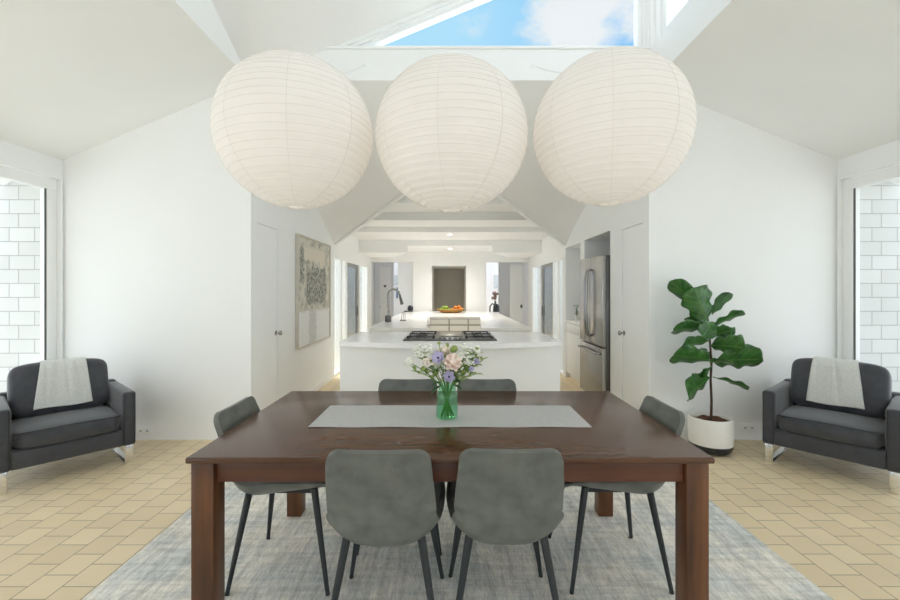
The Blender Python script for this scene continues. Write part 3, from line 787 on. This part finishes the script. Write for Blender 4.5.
# (base px, py, dy) (tip px, py, dy) width m, roll
LV = [((703, 312, .02), (667, 280, .06), .17, .9), ((706, 322, -.01), (692, 287, -.06), .27, 1.25), ((711, 315, 0), (730, 292, .02), .13, .25),
      ((709, 328, .0), (745, 312, -.06), .17, -.55), ((706, 328, -.01), (669, 329, -.05), .19, .75), ((708, 330, .04), (682, 318, .10), .15, .5),
      ((712, 322, -.02), (702, 336, -.17), .15, -.7), ((709, 345, -.01), (746, 347, -.10), .23, -.95), ((708, 341, -.02), (676, 346, -.12), .17, .85),
      ((709, 360, -.01), (669, 354, -.09), .22, .95), ((708, 362, -.03), (733, 362, -.16), .15, -.35), ((711, 362, .01), (764, 358, -.03), .27, -.95),
      ((710, 362, .02), (700, 348, .09), .2, .4), ((709, 378, -.01), (684, 395, -.08), .30, 1.15), ((712, 377, -.01), (750, 388, -.05), .12, -.35),
      ((710, 366, -.02), (701, 377, -.10), .13, .6), ((709, 330, .02), (733, 335, .08), .16, -.7), ((708, 326, .03), (731, 318, .09), .15, -.5), ((709, 336, -.01), (731, 330, -.12), .14, -.8), ((709, 352, .03), (689, 360, .10), .17, .5)]
for b_, t_, w_, ro in LV:
    leaf(P(*b_), P(*t_), w_ * 1.03, ro)

# ================================================================== OUTLETS
for x, lb in ((-2.87, 'white wall outlet beside the left armchair'), (2.80, 'white wall outlet between the potted fig and the right armchair')):
    o = thing('wall_outlet', lb, 'outlet', (x, YB, .085 if x < 0 else .115), 0, 'wall outlets near the floor')
    MB().box(-.07, .07, -.010, 0, -.035, .04, .004).build('cover_plate', TRIM, o)
    for k in (-.032, .032):
        q = MB().box(k - .022, k + .022, -.015, -.010, -.018, .022, .003).build('socket', CAB, o)
        MB().box(k - .008, k + .008, -.0165, -.015, -.002, .008).build('slot', STEELD, q)

# ================================================================== KITCHEN
XI = 1.055
def arc_front(n=24, inset=0.0):
    pts = []
    for i in range(n + 1):
        u = -1 + 2 * i / n; pts.append((u * XI, 4.045 - .195 * (1 - u * u) + inset))
    return pts
def slab(mb, outline, z0, z1):
    mb.prism([(x, y, z0) for x, y in outline], (0, 0, z1 - z0)); return mb
ou = arc_front() + [(XI, 4.99), (-XI, 4.99)]
ct = slab(MB(), ou, .877, .92).build('countertop', STONE)
tag(ct, 'white curved worktop of the front island holding the cooktop', 'countertop')
ib = slab(MB(), [(x, y) for x, y in [(-XI + .003, 4.06)] + [(u * (XI - .003), 4.062 - .06 * (1 - u * u)) for u in [-1 + 2 * i / 16 for i in range(1, 16)]] + [(XI - .003, 4.06), (XI - .003, 4.97), (-XI + .003, 4.97)]], .0, .876)
isl = ib.build('island_cabinet', CAB); tag(isl, 'plain white kitchen island cabinet under the cooktop', 'cabinet')
# cooktop
CT = thing('cooktop', 'black five burner cooktop set in the island worktop', 'cooktop', (0, 4.49, .9205))
MB().box(-.455, .455, -.40, .40, 0, .010, .004).build('cook_surface', COOKBLK, CT)
MB().box(-.115, .125, -.12, .34, .010, .020, .003).build('griddle_plate', GRIDDLE, CT)
for sx in (-1, 1):
    g = MB()
    for yy in (-.25, .05, .30):
        g.box(sx * .29 - .14, sx * .29 + .14, yy - .006, yy + .006, .018, .028, .002)
    for xx in (-.12, -.04, .04, .12): g.box(sx * .29 + xx - .005, sx * .29 + xx + .005, -.30, .33, .018, .028, .002)
    for xx in (-.13, .13):
        for yy in (-.28, .30): g.box(sx * .29 + xx - .008, sx * .29 + xx + .008, yy - .008, yy + .008, .009, .020)
    g.build('grate', IRON, CT)
    for yy in (-.13, .18):
        MB().lathe([(0, .010), (.045, .010), (.045, .016), (.03, .018), (.03, .022), (0, .022)], 20, (sx * .29, yy, 0)).build('burner', IRON, CT)
for k in range(5): MB().lathe([(0, .010), (.017, .010), (.015, .028), (0, .028)], 16, (-.10 + .05 * k, -.35, 0)).build('knob', STEELD, CT)
# U shaped second worktop and cabinets
U = [(-1.07, 5.51), (-.285, 5.51), (-.375, 7.92), (.565, 7.92), (.40, 5.51), (1.06, 5.51), (1.06, 10.1), (-1.07, 10.1)]
tag(slab(MB(), U, .882, .92).build('countertop', STONE), 'long white U shaped worktop behind the island, with tap and fruit tray', 'countertop')
for nm, o_, lb in (('l', [(-1.06, 5.53), (-.30, 5.53), (-.39, 7.94), (-1.06, 7.94)], 'white cabinet run under the tap, left of the aisle'),
                   ('r', [(1.05, 5.53), (.415, 5.53), (.58, 7.94), (1.05, 7.94)], 'white cabinet run right of the aisle behind the island')):
    tag(slab(MB(), o_, 0, .881).build('base_cabinet', CAB), lb, 'cabinet', 'kitchen cabinets behind the island')
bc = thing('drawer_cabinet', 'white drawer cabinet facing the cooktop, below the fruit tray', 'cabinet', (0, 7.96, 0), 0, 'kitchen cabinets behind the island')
MB().box(-.388, .578, 0, 2.1, 0, .881).build('body', mat('cabinet_gap_shade', (.42, .42, .40), .5), bc)  # grey body puts the shade between the drawers into its colour
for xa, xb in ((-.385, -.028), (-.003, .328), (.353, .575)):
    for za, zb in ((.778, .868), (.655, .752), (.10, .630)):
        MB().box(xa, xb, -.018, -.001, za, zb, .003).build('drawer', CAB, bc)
fa = thing('kitchen_tap', 'tall arched steel kitchen tap on the worktop left of the aisle', 'tap', (-.955, 6.58, .9205), 0)
MB().box(-.045, .045, -.045, .045, 0, .10, .008).build('base', STEELD, fa)
arc = [(0, 0, .09), (0, 0, .38)] + [(.085 - .085 * math.cos(a), 0, .42 + .085 * math.sin(a)) for a in [PI * i / 12 for i in range(13)]]
MB().tube([(0, 0, .09), (0, 0, .40)] + arc[2:] + [(.178, 0, .39)], .017, 12).build('spout', HANDLE, fa)
MB().tube([(.172, 0, .43), (.19, 0, .36), (.215, 0, .27)], [.018, .021, .026], 12).build('spray_head', STEELD, fa)
MB().tube([(0, 0, .16), (.0, -.06, .20)], .009, 8).build('lever', KNOB, fa)
o = thing('coffee_grinder', 'small black grinder on the worktop between tap and left column', 'grinder', (-.96, 9.75, .9205))
MB().box(-.09, .11, -.06, .06, 0, .03, .01).build('base', STEELD, o); MB().lathe([(.05, .03), (.07, .06), (.06, .12), (.03, .15), (0, .15)], 16, (.05, 0, 0)).build('hopper', POTB, o)
o = thing('dish_brush_stand', 'small wire dish stand beside the tap spout', 'stand', (-.76, 6.9, .9205))
for k in range(3): MB().tube([(-.03 + .03 * k, 0, 0), (-.03 + .03 * k, 0, .10), (-.01 + .02 * k, 0, .14)], .004, 6).build('wire', STEELD, o)
MB().box(-.05, .05, -.03, .03, 0, .012, .004).build('tray', STEELD, o)
o = thing('soap_dispenser', 'thin steel soap pump at the aisle edge of the left worktop', 'dispenser', (-.30, 5.80, .9205))
MB().lathe([(0, 0), (.018, 0), (.016, .02), (.006, .025), (.006, .11), (0, .11)], 14).build('pump', STEEL, o)
MB().tube([(0, 0, .11), (.0, 0, .125), (.03, -.01, .125)], .005, 8).build('nozzle', STEEL, o)
# black electric kettle + dried flowers right of the column
o = thing('black_kettle', 'black kettle with arched handle on the worktop right of the right column', 'kettle', (1.0, 9.75, .9205))
MB().lathe([(0, 0), (.075, 0), (.078, .01), (.07, .13), (.05, .17), (.02, .185), (0, .187)], 20, (.06, 0, 0)).build('body', POTB, o)
MB().tube([(.03, 0, .16), (-.03, 0, .19), (-.08, 0, .13), (-.085, 0, .04), (-.08, 0, .005)], .016, 8).build('handle', POTB, o)
o = thing('dried_flowers', 'dusty rose dried flowers in a slim dark vase behind the kettle', 'flowers', (1.06, 9.97, .9205))
MB().lathe([(0, 0), (.035, 0), (.04, .1), (.02, .2), (.022, .24), (0, .24)], 14).build('vase', POTB, o)
q = MB()
for k in range(16):
    a = random.uniform(0, 6.28); rr = random.uniform(.0, .09); q.ball((rr * math.cos(a), rr * math.sin(a), .36 + random.uniform(-.06, .09)), random.uniform(.025, .04), 1)
q.build('blooms', ROSE, o)
q = MB()
for k in range(6): q.tube([(0, 0, .2), (random.uniform(-.05, .05), 0, .38)], .003, 5)
q.build('stems', TRUNK, o)
# fruit tray
FT = MB()
FT.lathe([(0, .0), (.18, .0), (.25, .03), (.315, .075), (.318, .085), (.305, .082), (.24, .04), (.17, .012), (0, .012)], 40)
ft = FT.build('fruit_tray', WICKER); ft.location = (.02, 9.35, .9205); ft.scale = (1, .72, 1)
tag(ft, 'wide honey coloured wicker tray of fruit on the far worktop', 'tray')
rnd = random.Random(4)
fruit_o = [(.04, -.10), (.13, -.08), (.20, -.02), (.10, .02), (.18, .08), (.03, .07), (.24, .05)]
fo = None
def fruit(name, m, x, y, z, r, lab, grp):
    q = MB().ball((0, 0, 0), r, 3, (1, 1, .94)).build(name, m)
    MB().lathe([(0, r * .93), (.006, r * .93), (.005, r * .99), (0, r * .99)], 8).build('stem', LEAFD, q)
    q.location = (x, y, z); tag(q, lab, 'fruit', grp); return q
def frs(lst, z0, r, proto_, lab, grp, nm, m):
    for (x, y, z) in lst:
        if proto_ is None: proto_ = fruit(nm, m, 0, 0, 0, r, lab, grp); q = proto_
        else: q = copytree(proto_)
        q.location = (.02 + x, 9.35 + y, z0 + z); q.rotation_euler = (rnd.uniform(-.3, .3), rnd.uniform(-.3, .3), rnd.uniform(0, 6))
frs([(.03, -.10, 0), (.115, -.085, 0), (.195, -.055, .012), (.07, .0, 0), (.16, .03, 0), (.235, .025, .02), (.05, .09, 0), (.135, .11, .008), (.10, -.045, .065), (.18, .0, .068)],
    .978, .041, None, 'orange in the right half of the fruit tray', 'oranges in the fruit tray', 'orange', ORANGE)
frs([(-.05, -.09, 0), (-.135, -.07, .0), (-.21, -.03, .015), (-.09, .01, 0), (-.175, .05, .005), (-.04, .10, 0), (-.10, -.045, .062), (-.16, .0, .06)],
    .978, .039, None, 'green apple in the left half of the fruit tray', 'green apples in the fruit tray', 'green_apple', GREENF)

# fridge
FR = thing('refrigerator', 'stainless steel french door refrigerator in the right wall niche', 'refrigerator', (1.80, 5.465, 0))
MB().box(.05, .78, -.425, .425, .03, 1.825, .006).build('body', STEELD, FR)
for ya, yb, lab in ((-.43, -.003, 0), (.003, .43, 1)):
    d = MB().box(0, .055, ya, yb, .735, 1.825, .010, 3).build('door', STEEL, FR)
    yh = -.034 if lab == 0 else .034
    hp = [(-.002, yh, .82), (-.035, yh, .84), (-.052, yh, .95), (-.060, yh, 1.22), (-.052, yh, 1.55), (-.035, yh, 1.66), (-.002, yh, 1.68)]
    MB().tube(hp, .014, 10).build('handle', HANDLE, d)
d = MB().box(0, .055, -.43, .43, .06, .715, .010, 3).build('freezer_drawer', STEEL, FR)
MB().tube([(-.002, -.36, .645), (-.045, -.34, .648), (-.055, 0, .650), (-.045, .34, .648), (-.002, .36, .645)], .014, 10).build('handle', HANDLE, d)
MB().lathe([(0, 0), (.012, 0), (.012, .003), (0, .003)], 14).build('badge', TRIM, FR).location = (-.003, .10, 1.76)
for ob in FR.children:
    if ob.name.startswith('badge'): ob.rotation_euler = (0, -PI / 2, 0)
MB().box(.06, .72, -.40, .40, 0, .035).build('plinth', GREYCAP, FR)
# niche cabinet
NC = thing('niche_cabinet', 'white cabinet with one drawer and a door in the open niche past the refrigerator', 'cabinet', (XO, 6.52, 0))
MB().box(.03, .70, -.395, .395, .09, .895).build('body', CAB, NC)
MB().box(.08, .70, -.395, .395, 0, .09).build('toe_kick', CAB, NC)
MB().box(.008, .029, -.385, .385, .755, .885, .003).build('drawer', CAB, NC)
MB().box(.008, .029, -.385, .385, .10, .745, .003).build('door', CAB, NC)
tag(MB().box(XO + .003, 2.60, 6.124, 6.916, .8955, .935, .004).build('countertop', STONE), 'short white worktop in the niche holding a small pot plant', 'countertop')
o = thing('small_pot_plant', 'little green pot plant on the niche worktop beside the refrigerator', 'plant', (1.985, 6.66, .9355))
MB().lathe([(0, 0), (.03, 0), (.042, .08), (.038, .08), (.036, .07), (0, .07)], 18).build('pot', POTW, o)
q = MB()
for k in range(26):
    a = random.uniform(0, 6.28); rr = random.uniform(.0, .05); hh = random.uniform(.09, .24)
    c = Vector((rr * math.cos(a), rr * math.sin(a), hh)); dx = Vector((math.cos(a), math.sin(a), .4)).normalized() * .028; dy = Vector((-math.sin(a), math.cos(a), 0)) * .015
    q.poly([c - dx, c + dy, c + dx, c - dy], [(0, 1, 2, 3)])
q.build('foliage', LEAFD, o)
MB().tube([(0, 0, .06), (0, 0, .2)], .005, 6).build('stem', STEMG, o)

# painting in the passage
PA = thing('abstract_painting', 'large square abstract grey and cream painting on the left passage wall', 'painting', (-XO, 5.155, .69))
fr = MB(); w_, h_ = 1.395, 1.41
for a, b_, c_, d_ in ((0, w_, 0, .022), (0, w_, h_ - .022, h_), (0, .022, .022, h_ - .022), (w_ - .022, w_, .022, h_ - .022)): fr.box(.001, .042, a, b_, c_, d_, .003)
fr.build('frame', ARTFR, PA)
MB().box(.004, .026, .022, w_ - .022, .022, h_ - .022).build('canvas', ART, PA)
struct('baseboard_left', MB().box(-XO, -XO + .012, 4.70, 6.81, 0, .075, .003), TRIM, 'low white baseboard along the left passage wall')
# hall pictures
def pic(x, y, z, w, h, m, lb):
    o = thing('framed_picture', lb, 'picture', (x, y, z), 0, 'small pictures in the hall')
    q = MB()
    for a, b_, c_, d_ in ((-w / 2, w / 2, 0, .02), (-w / 2, w / 2, h - .02, h), (-w / 2, -w / 2 + .02, .02, h - .02), (w / 2 - .02, w / 2, .02, h - .02)): q.box(a, b_, -.03, -.001, c_, d_)
    q.build('frame', CAB, o); MB().box(-w / 2 + .02, w / 2 - .02, -.018, -.002, .02, h - .02).build('print', m, o)
pic(1.55 , 14.1, 1.46, .26, .50, PALEART, 'small pale blue framed print on the hall wall right of the right column')
pic(-1.72, 14.1, 1.58, .34, .36, PALEART, 'small grey print on the hall wall seen behind the tap')
o = MB().box(-.08, .08, -.03, -.001, 0, .36, .012).build('blue_towel', BLUEG); o.location = (-1.70, 14.1, 1.16)
tag(o, 'blue towel hanging on the hall wall behind the tap', 'towel')
o = thing('thermostat', 'small thermostat on the white hall wall left of the tap', 'thermostat', (-1.72, 11.26, 1.50))
MB().box(-.03, .03, -.02, -.001, 0, .06, .004).build('case', STEELD, o); MB().box(-.02, .02, -.023, -.02, .02, .05, .001).build('display', GREYCAP, o)

# recessed lamps in the kitchen ceiling
def downlight(x, y, z, lb, power=26, vis=True):
    o = thing('recessed_light', lb, 'light', (x, y, z), 0, 'recessed ceiling lights in the kitchen')
    MB().lathe([(.045, -.001), (.065, -.001), (.065, -.008), (.05, -.008), (.045, -.001)], 24).build('trim_ring', TRIM, o)
    MB().lathe([(0, -.002), (.045, -.002), (.045, -.005), (0, -.005)], 24).build('lens', LAMPLENS, o)
    L = bpy.data.lights.new('recessed_lamp', 'SPOT'); L.energy = power; L.color = (1, .94, .87); L.spot_size = math.radians(150); L.spot_blend = .8; L.shadow_soft_size = .04
    lo = bpy.data.objects.new('recessed_lamp', L); COL.objects.link(lo); lo.parent = o; lo.location = (0, 0, -.02)
downlight(0, 7.88, 2.452, 'round recessed light in the middle of the stepped kitchen ceiling', 100)
downlight(0, 9.3, 2.33, 'round recessed light in the last step of the kitchen ceiling', 45)

# ================================================================== JAR OF FLOWERS
VX, VY, VZ = -.015, 2.125, .7645
V = thing('glass_jar', 'green glass jar of fresh flowers on the grey table runner', 'vase', (VX, VY, VZ))
MB().lathe([(0, .001), (.045, .001), (.053, .006), (.055, .015), (.055, .115), (.052, .130), (.044, .140), (.042, .145), (.042, .150), (.0445, .152), (.042, .155), (.0445, .159), (.042, .163), (.042, .172), (.040, .174), (.0385, .172), (.0385, .142), (.048, .130), (.0515, .114), (.0515, .016), (.045, .008), (0, .007)], 40).build('jar', JAR, V)
MB().lathe([(0, .0085), (.044, .009), (.0505, .017), (.0505, .105), (0, .105)], 40).build('water', WATER, V)
def FP(px, py, dy=0.0):
    y = VY + dy
    return Vector(((px - 450) / 425 * y, y, 1.4 - (py - 291) / 425 * y))
def petal(mb, c, out, up, L, W, cup=.4, curl=.0, n=6):
    out = out.normalized(); sd = out.cross(up).normalized(); nn = sd.cross(out).normalized()
    def fn(u, v):
        e = 2 * u - 1; w = W * math.sin(PI * min(.98, .12 + v * .82)) ** .7
        return c + out * (L * v) + sd * (e * w / 2) + nn * (cup * L * v * v + .25 * w * e * e - curl * L * v ** 4)
    mb.grid(fn, n, n)
def flower_thing(name, label, cat, head, kind, m, r, face=(0, -.7, .7), extra=None, grp='cut flowers in the green jar'):
    head = Vector(head); foot = Vector((VX + random.uniform(-.03, .03) , VY + random.uniform(-.03, .03), VZ + .012))
    neck = Vector((VX + max(-.030, min(.030, (head.x - VX) * .25)), VY + max(-.022, min(.022, (head.y - VY) * .3)), VZ + .165))
    foot.x = VX - (neck.x - VX) * .9 + random.uniform(-.008, .008)
    o = thing(name, label, cat, foot, 0, grp)
    rel = lambda p: Vector(p) - foot
    mid = neck.lerp(head, .5) + Vector((0, 0, .012))
    pts = [rel(foot), rel(foot.lerp(neck, .5)), rel(neck), rel(mid), rel(head)]
    MB().tube(pts, [.0030, .0030, .0026, .0022, .0017], 7).build('stem', STEMG, o)
    F = Vector(face).normalized(); c = rel(head); a1 = F.orthogonal().normalized(); a2 = F.cross(a1)
    if kind == 'rose':
        b = MB()
        for ring, (n, tilt, L, W, rr) in enumerate(((3, 1.35, .75, .8, .05), (4, 1.15, .95, .9, .14), (5, .95, 1.05, 1.0, .24), (6, .7, 1.1, 1.05, .32), (6, .40, 1.05, 1.05, .36))):
            for k in range(n):
                a = 2 * PI * (k + .5 * ring) / n; d = a1 * math.cos(a) + a2 * math.sin(a)
                petal(b, c + d * rr * r - F * r * .45, d * math.cos(tilt) + F * math.sin(tilt), F - d * .6, L * r, W * r, .35, .45)
        b.ball(c, r * .5, 2)
        b.build('bloom', m, o, angle=180, recalc=False)
        b = MB(); b.ball(c - F * r * .55, r * .35, 2); b.build('sepal', STEMG, o)
    elif kind == 'open':
        b = MB()
        for ring, n in ((0, 6), (1, 5)):
            for k in range(n):
                a = 2 * PI * (k + .5 * ring) / n; d = a1 * math.cos(a) + a2 * math.sin(a)
                petal(b, c + F * .002 * ring, d * .92 + F * (.25 + .35 * ring), F, r * (1.0 - .2 * ring), r * .85, .2, .1)
        b.build('bloom', m, o, angle=180, recalc=False)
        b = MB(); b.ball(c + F * r * .12, r * .17, 2); b.build('centre', DARKC if m is PETL else YEL, o)
    elif kind == 'umbel':
        b = MB(); g = MB()
        for k in range(58):
            d = Vector((random.uniform(-1, 1), random.uniform(-.8, .8), random.uniform(-.45, .75))) * r
            g.tube([c - Vector((0, 0, r * .9)), c + d], .0005, 4)
            b.ball(c + d, random.uniform(.0075, .0115), 1, (1, 1, .7))
        b.build('bloom', m, o); g.build('stalks', STEMG, o)
    elif kind == 'ball':
        b = MB()
        for k in range(60):
            z = 1 - 2 * (k + .5) / 60; a = k * 2.399; s_ = math.sqrt(1 - z * z)
            d = Vector((s_ * math.cos(a), s_ * math.sin(a), z)); petal(b, c + d * r * .5, d, d.orthogonal(), r * .55, r * .35, .1, 0, 3)
        b.ball(c, r * .75, 2); b.build('bloom', m, o, recalc=False)
    elif kind == 'sprig':
        b = MB(); g = MB()
        base = rel(neck.lerp(head, .15)); tip = c
        for k in range(r if isinstance(r, int) else 16):
            t = (k + 1) / 17; p = base.lerp(tip, t) + Vector((0, 0, .012 * math.sin(PI * t)))
            a = k * 2.4; d = Vector((math.cos(a), math.sin(a) * .7, random.uniform(.0, .7))).normalized()
            L = random.uniform(.028, .050)
            g.tube([p, p + d * L * .5], .0008, 4); petal(b, p + d * L * .3, d, Vector((0, 0, 1)), L, L * .5, .15, .2, 4)
        b.build('foliage', m, o, angle=180, recalc=False); g.build('twigs', STEMG, o)
    if extra:
        for (px, py, dy, L) in extra:
            b = MB(); q = rel(FP(px, py, dy)); d = (q - rel(neck)).normalized()
            petal(b, q - d * L, d + Vector((0, 0, -.2)), Vector((0, 0, 1)), L * 1.1, L * .55, -.1, .2, 6)
            b.build('leaf', LEAFD, o, angle=180, recalc=False)
    return o
F_ = flower_thing
F_('blush_ranunculus', 'full pale pink ranunculus at the centre of the bouquet', 'flower', FP(453, 362, -.03), 'rose', PETP, .036, (.1, -.85, .5))
F_('cream_rose', 'cream rose at the top middle of the bouquet, above the pink ranunculus', 'flower', FP(445, 351, .02), 'rose', PETC, .032, (-.1, -.5, .85))
F_('lavender_anemone', 'lavender flower left of the pink ranunculus', 'flower', FP(438.5, 358, -.03), 'open', PETL, .036, (-.25, -.85, .4))
F_('lavender_anemone', 'lavender flower just above the jar rim', 'flower', FP(449, 377, -.055), 'open', PETL, .032, (0, -.9, .35))
F_('white_scabiosa', 'round white flower at the far left of the bouquet', 'flower', FP(409, 362, -.01), 'ball', PETW, .026)
F_('white_umbel', 'airy white flower cluster at the upper left of the bouquet', 'flower', FP(423, 352, .02), 'umbel', PETW, .044)
F_('white_umbel', 'airy white flower cluster at the upper right of the bouquet', 'flower', FP(470, 352, .02), 'umbel', PETW, .048)
F_('white_umbel', 'small white cluster close beside the left lavender flower', 'flower', FP(430, 363, -.01), 'umbel', PETC, .030)
F_('white_umbel', 'airy white cluster at the back of the bouquet between the two lavender flowers', 'flower', FP(437, 366, .03), 'umbel', PETW, .034)
F_('white_umbel', 'small white cluster right of the pink ranunculus', 'flower', FP(464, 361, .0), 'umbel', PETW, .034)
F_('leafy_sprig', 'light green sprig standing upright behind the cream rose', 'greenery', FP(448, 347, .04), 'sprig', LEAFL, 16)
F_('leafy_sprig', 'light green sprig at the upper right edge of the bouquet', 'greenery', FP(479, 351, .02), 'sprig', LEAFL, 16)
F_('green_bud', 'fuzzy green bud at the top of the bouquet behind the pink ranunculus', 'flower', FP(454, 349, .0), 'ball', LEAFL, .020)
F_('green_bud', 'tiny green bud on the tallest stem of the bouquet', 'flower', FP(439, 343, .01), 'ball', LEAFL, .009)
F_('lavender_sprig', 'little lavender blossom among leaves at the right of the bouquet', 'flower', FP(476, 362, -.01), 'open', PETL, .020, (.4, -.7, .4))
F_('lavender_sprig', 'little lavender blossom low at the right of the bouquet', 'flower', FP(471, 369, -.03), 'open', PETL, .016, (.3, -.8, .3))
F_('leafy_sprig', 'light green leafy sprig leaning far right from the jar', 'greenery', FP(483, 360, .01), 'sprig', LEAFL, 16)
F_('leafy_sprig', 'light green leafy sprig leaning lower right from the jar', 'greenery', FP(476, 374, .0), 'sprig', LEAFL, 16)
F_('leafy_sprig', 'light green leafy sprig leaning left under the white flower', 'greenery', FP(414, 371, .0), 'sprig', LEAFL, 16)
F_('leafy_sprig', 'light green sprig rising left through the white cluster', 'greenery', FP(424, 360, .03), 'sprig', LEAFL, 16)
F_('leafy_sprig', 'light green sprig rising right below the white cluster', 'greenery', FP(465, 358, .02), 'sprig', LEAFL, 16)
F_('leafy_sprig', 'dark green leaves spilling over the jar rim on both sides', 'greenery', FP(452, 372, .02), 'sprig', LEAFD, 12,
   extra=[(431, 389, -.03, .055), (434, 381, -.05, .045), (461, 386, -.04, .045), (459, 379, -.05, .04)])

# ================================================================== WORLD
wd = bpy.data.worlds.new('sky'); SC.world = wd; wd.use_nodes = True
n = wd.node_tree.nodes; l = wd.node_tree.links; n.clear()
out = n.new('ShaderNodeOutputWorld'); bg = n.new('ShaderNodeBackground'); l.new(bg.outputs[0], out.inputs[0])
tc = n.new('ShaderNodeTexCoord')
def Mn(op, a, b=0.0, clamp=False):
    q = n.new('ShaderNodeMath'); q.operation = op; q.use_clamp = clamp
    for i, s in enumerate((a, b)):
        if isinstance(s, (int, float)): q.inputs[i].default_value = s
        else: l.new(s, q.inputs[i])
    return q.outputs[0]
def dirdot(v):
    q = n.new('ShaderNodeVectorMath'); q.operation = 'DOT_PRODUCT'; q.inputs[1].default_value = Vector(v).normalized()
    l.new(tc.outputs['Generated'], q.inputs[0]); return q.outputs['Value']
def sstep(x, a, b):
    q = n.new('ShaderNodeMapRange'); q.interpolation_type = 'SMOOTHSTEP'
    q.inputs['From Min'].default_value = a; q.inputs['From Max'].default_value = b; l.new(x, q.inputs['Value']); return q.outputs[0]
def SD(px, py): return ((px - 450) / 425, 1, (291 - py) / 425)
nz = n.new('ShaderNodeTexNoise'); nz.inputs['Scale'].default_value = 11; nz.inputs['Detail'].default_value = 8; nz.inputs['Roughness'].default_value = .58
mp = n.new('ShaderNodeMapping'); mp.inputs['Scale'].default_value = (1, 1, 1.7); l.new(tc.outputs['Generated'], mp.inputs[0]); l.new(mp.outputs[0], nz.inputs[0])
def bump_(px, py, c0, c1): return sstep(dirdot(SD(px, py)), math.cos(c0), math.cos(c1))
cl = Mn('MULTIPLY', bump_(604, 16, .12, .015), .85)
cl = Mn('ADD', cl, Mn('MULTIPLY', bump_(555, 23, .11, .01), .95))
cl = Mn('ADD', cl, Mn('MULTIPLY', bump_(474, 17, .06, .005), .50))
cl = Mn('ADD', cl, Mn('MULTIPLY', Mn('SUBTRACT', nz.outputs['Fac'], .5), 1.9))
cl = sstep(cl, .38, 1.08)
blue = n.new('ShaderNodeMixRGB'); blue.inputs[1].default_value = (.42, .72, .95, 1); blue.inputs[2].default_value = (.20, .52, .90, 1)
l.new(sstep(dirdot((1, .2, .2)), .25, .62), blue.inputs[0])
sky = n.new('ShaderNodeMixRGB'); l.new(cl, sky.inputs[0]); l.new(blue.outputs[0], sky.inputs[1]); sky.inputs[2].default_value = (.82, .84, .88, 1)
away = Mn('MAXIMUM', sstep(dirdot((.13, 1, .62)), .86, .55), sstep(dirdot((1, -.475, 0)), 0, .03))       # unseen sky brightened as added room light, plus white behind the right clerestory
SKYK = 1.65
fin = n.new('ShaderNodeMixRGB'); l.new(away, fin.inputs[0]); l.new(sky.outputs[0], fin.inputs[1]); fin.inputs[2].default_value = (SKYK * .93, SKYK * .99, SKYK * 1.08, 1)
l.new(fin.outputs[0], bg.inputs[0]); bg.inputs[1].default_value = 1.0

S = bpy.data.lights.new('sun', 'SUN'); S.energy = 4.0; S.color = (1, .98, .96); S.angle = math.radians(2)
so = bpy.data.objects.new('sun', S); COL.objects.link(so)
so.rotation_euler = Vector((.34, -.004, -.94)).to_track_quat('-Z', 'Y').to_euler()
# ================================================================== CAMERA
cam = bpy.data.cameras.new('camera'); co = bpy.data.objects.new('camera', cam); COL.objects.link(co)
cam.sensor_width = 36; cam.lens = 17.0; cam.shift_y = -.01; cam.clip_start = .05
co.location = (0, 0, H); co.rotation_euler = (PI / 2, 0, 0); SC.camera = co
vs = SC.view_settings; vs.view_transform = 'Standard'; vs.look = 'None'; vs.gamma = 1.0; vs.use_curve_mapping = False; vs.exposure = 0.12
SC.cycles.max_bounces = 14; SC.cycles.diffuse_bounces = 8; SC.cycles.transparent_max_bounces = 16; SC.cycles.sample_clamp_indirect = 6
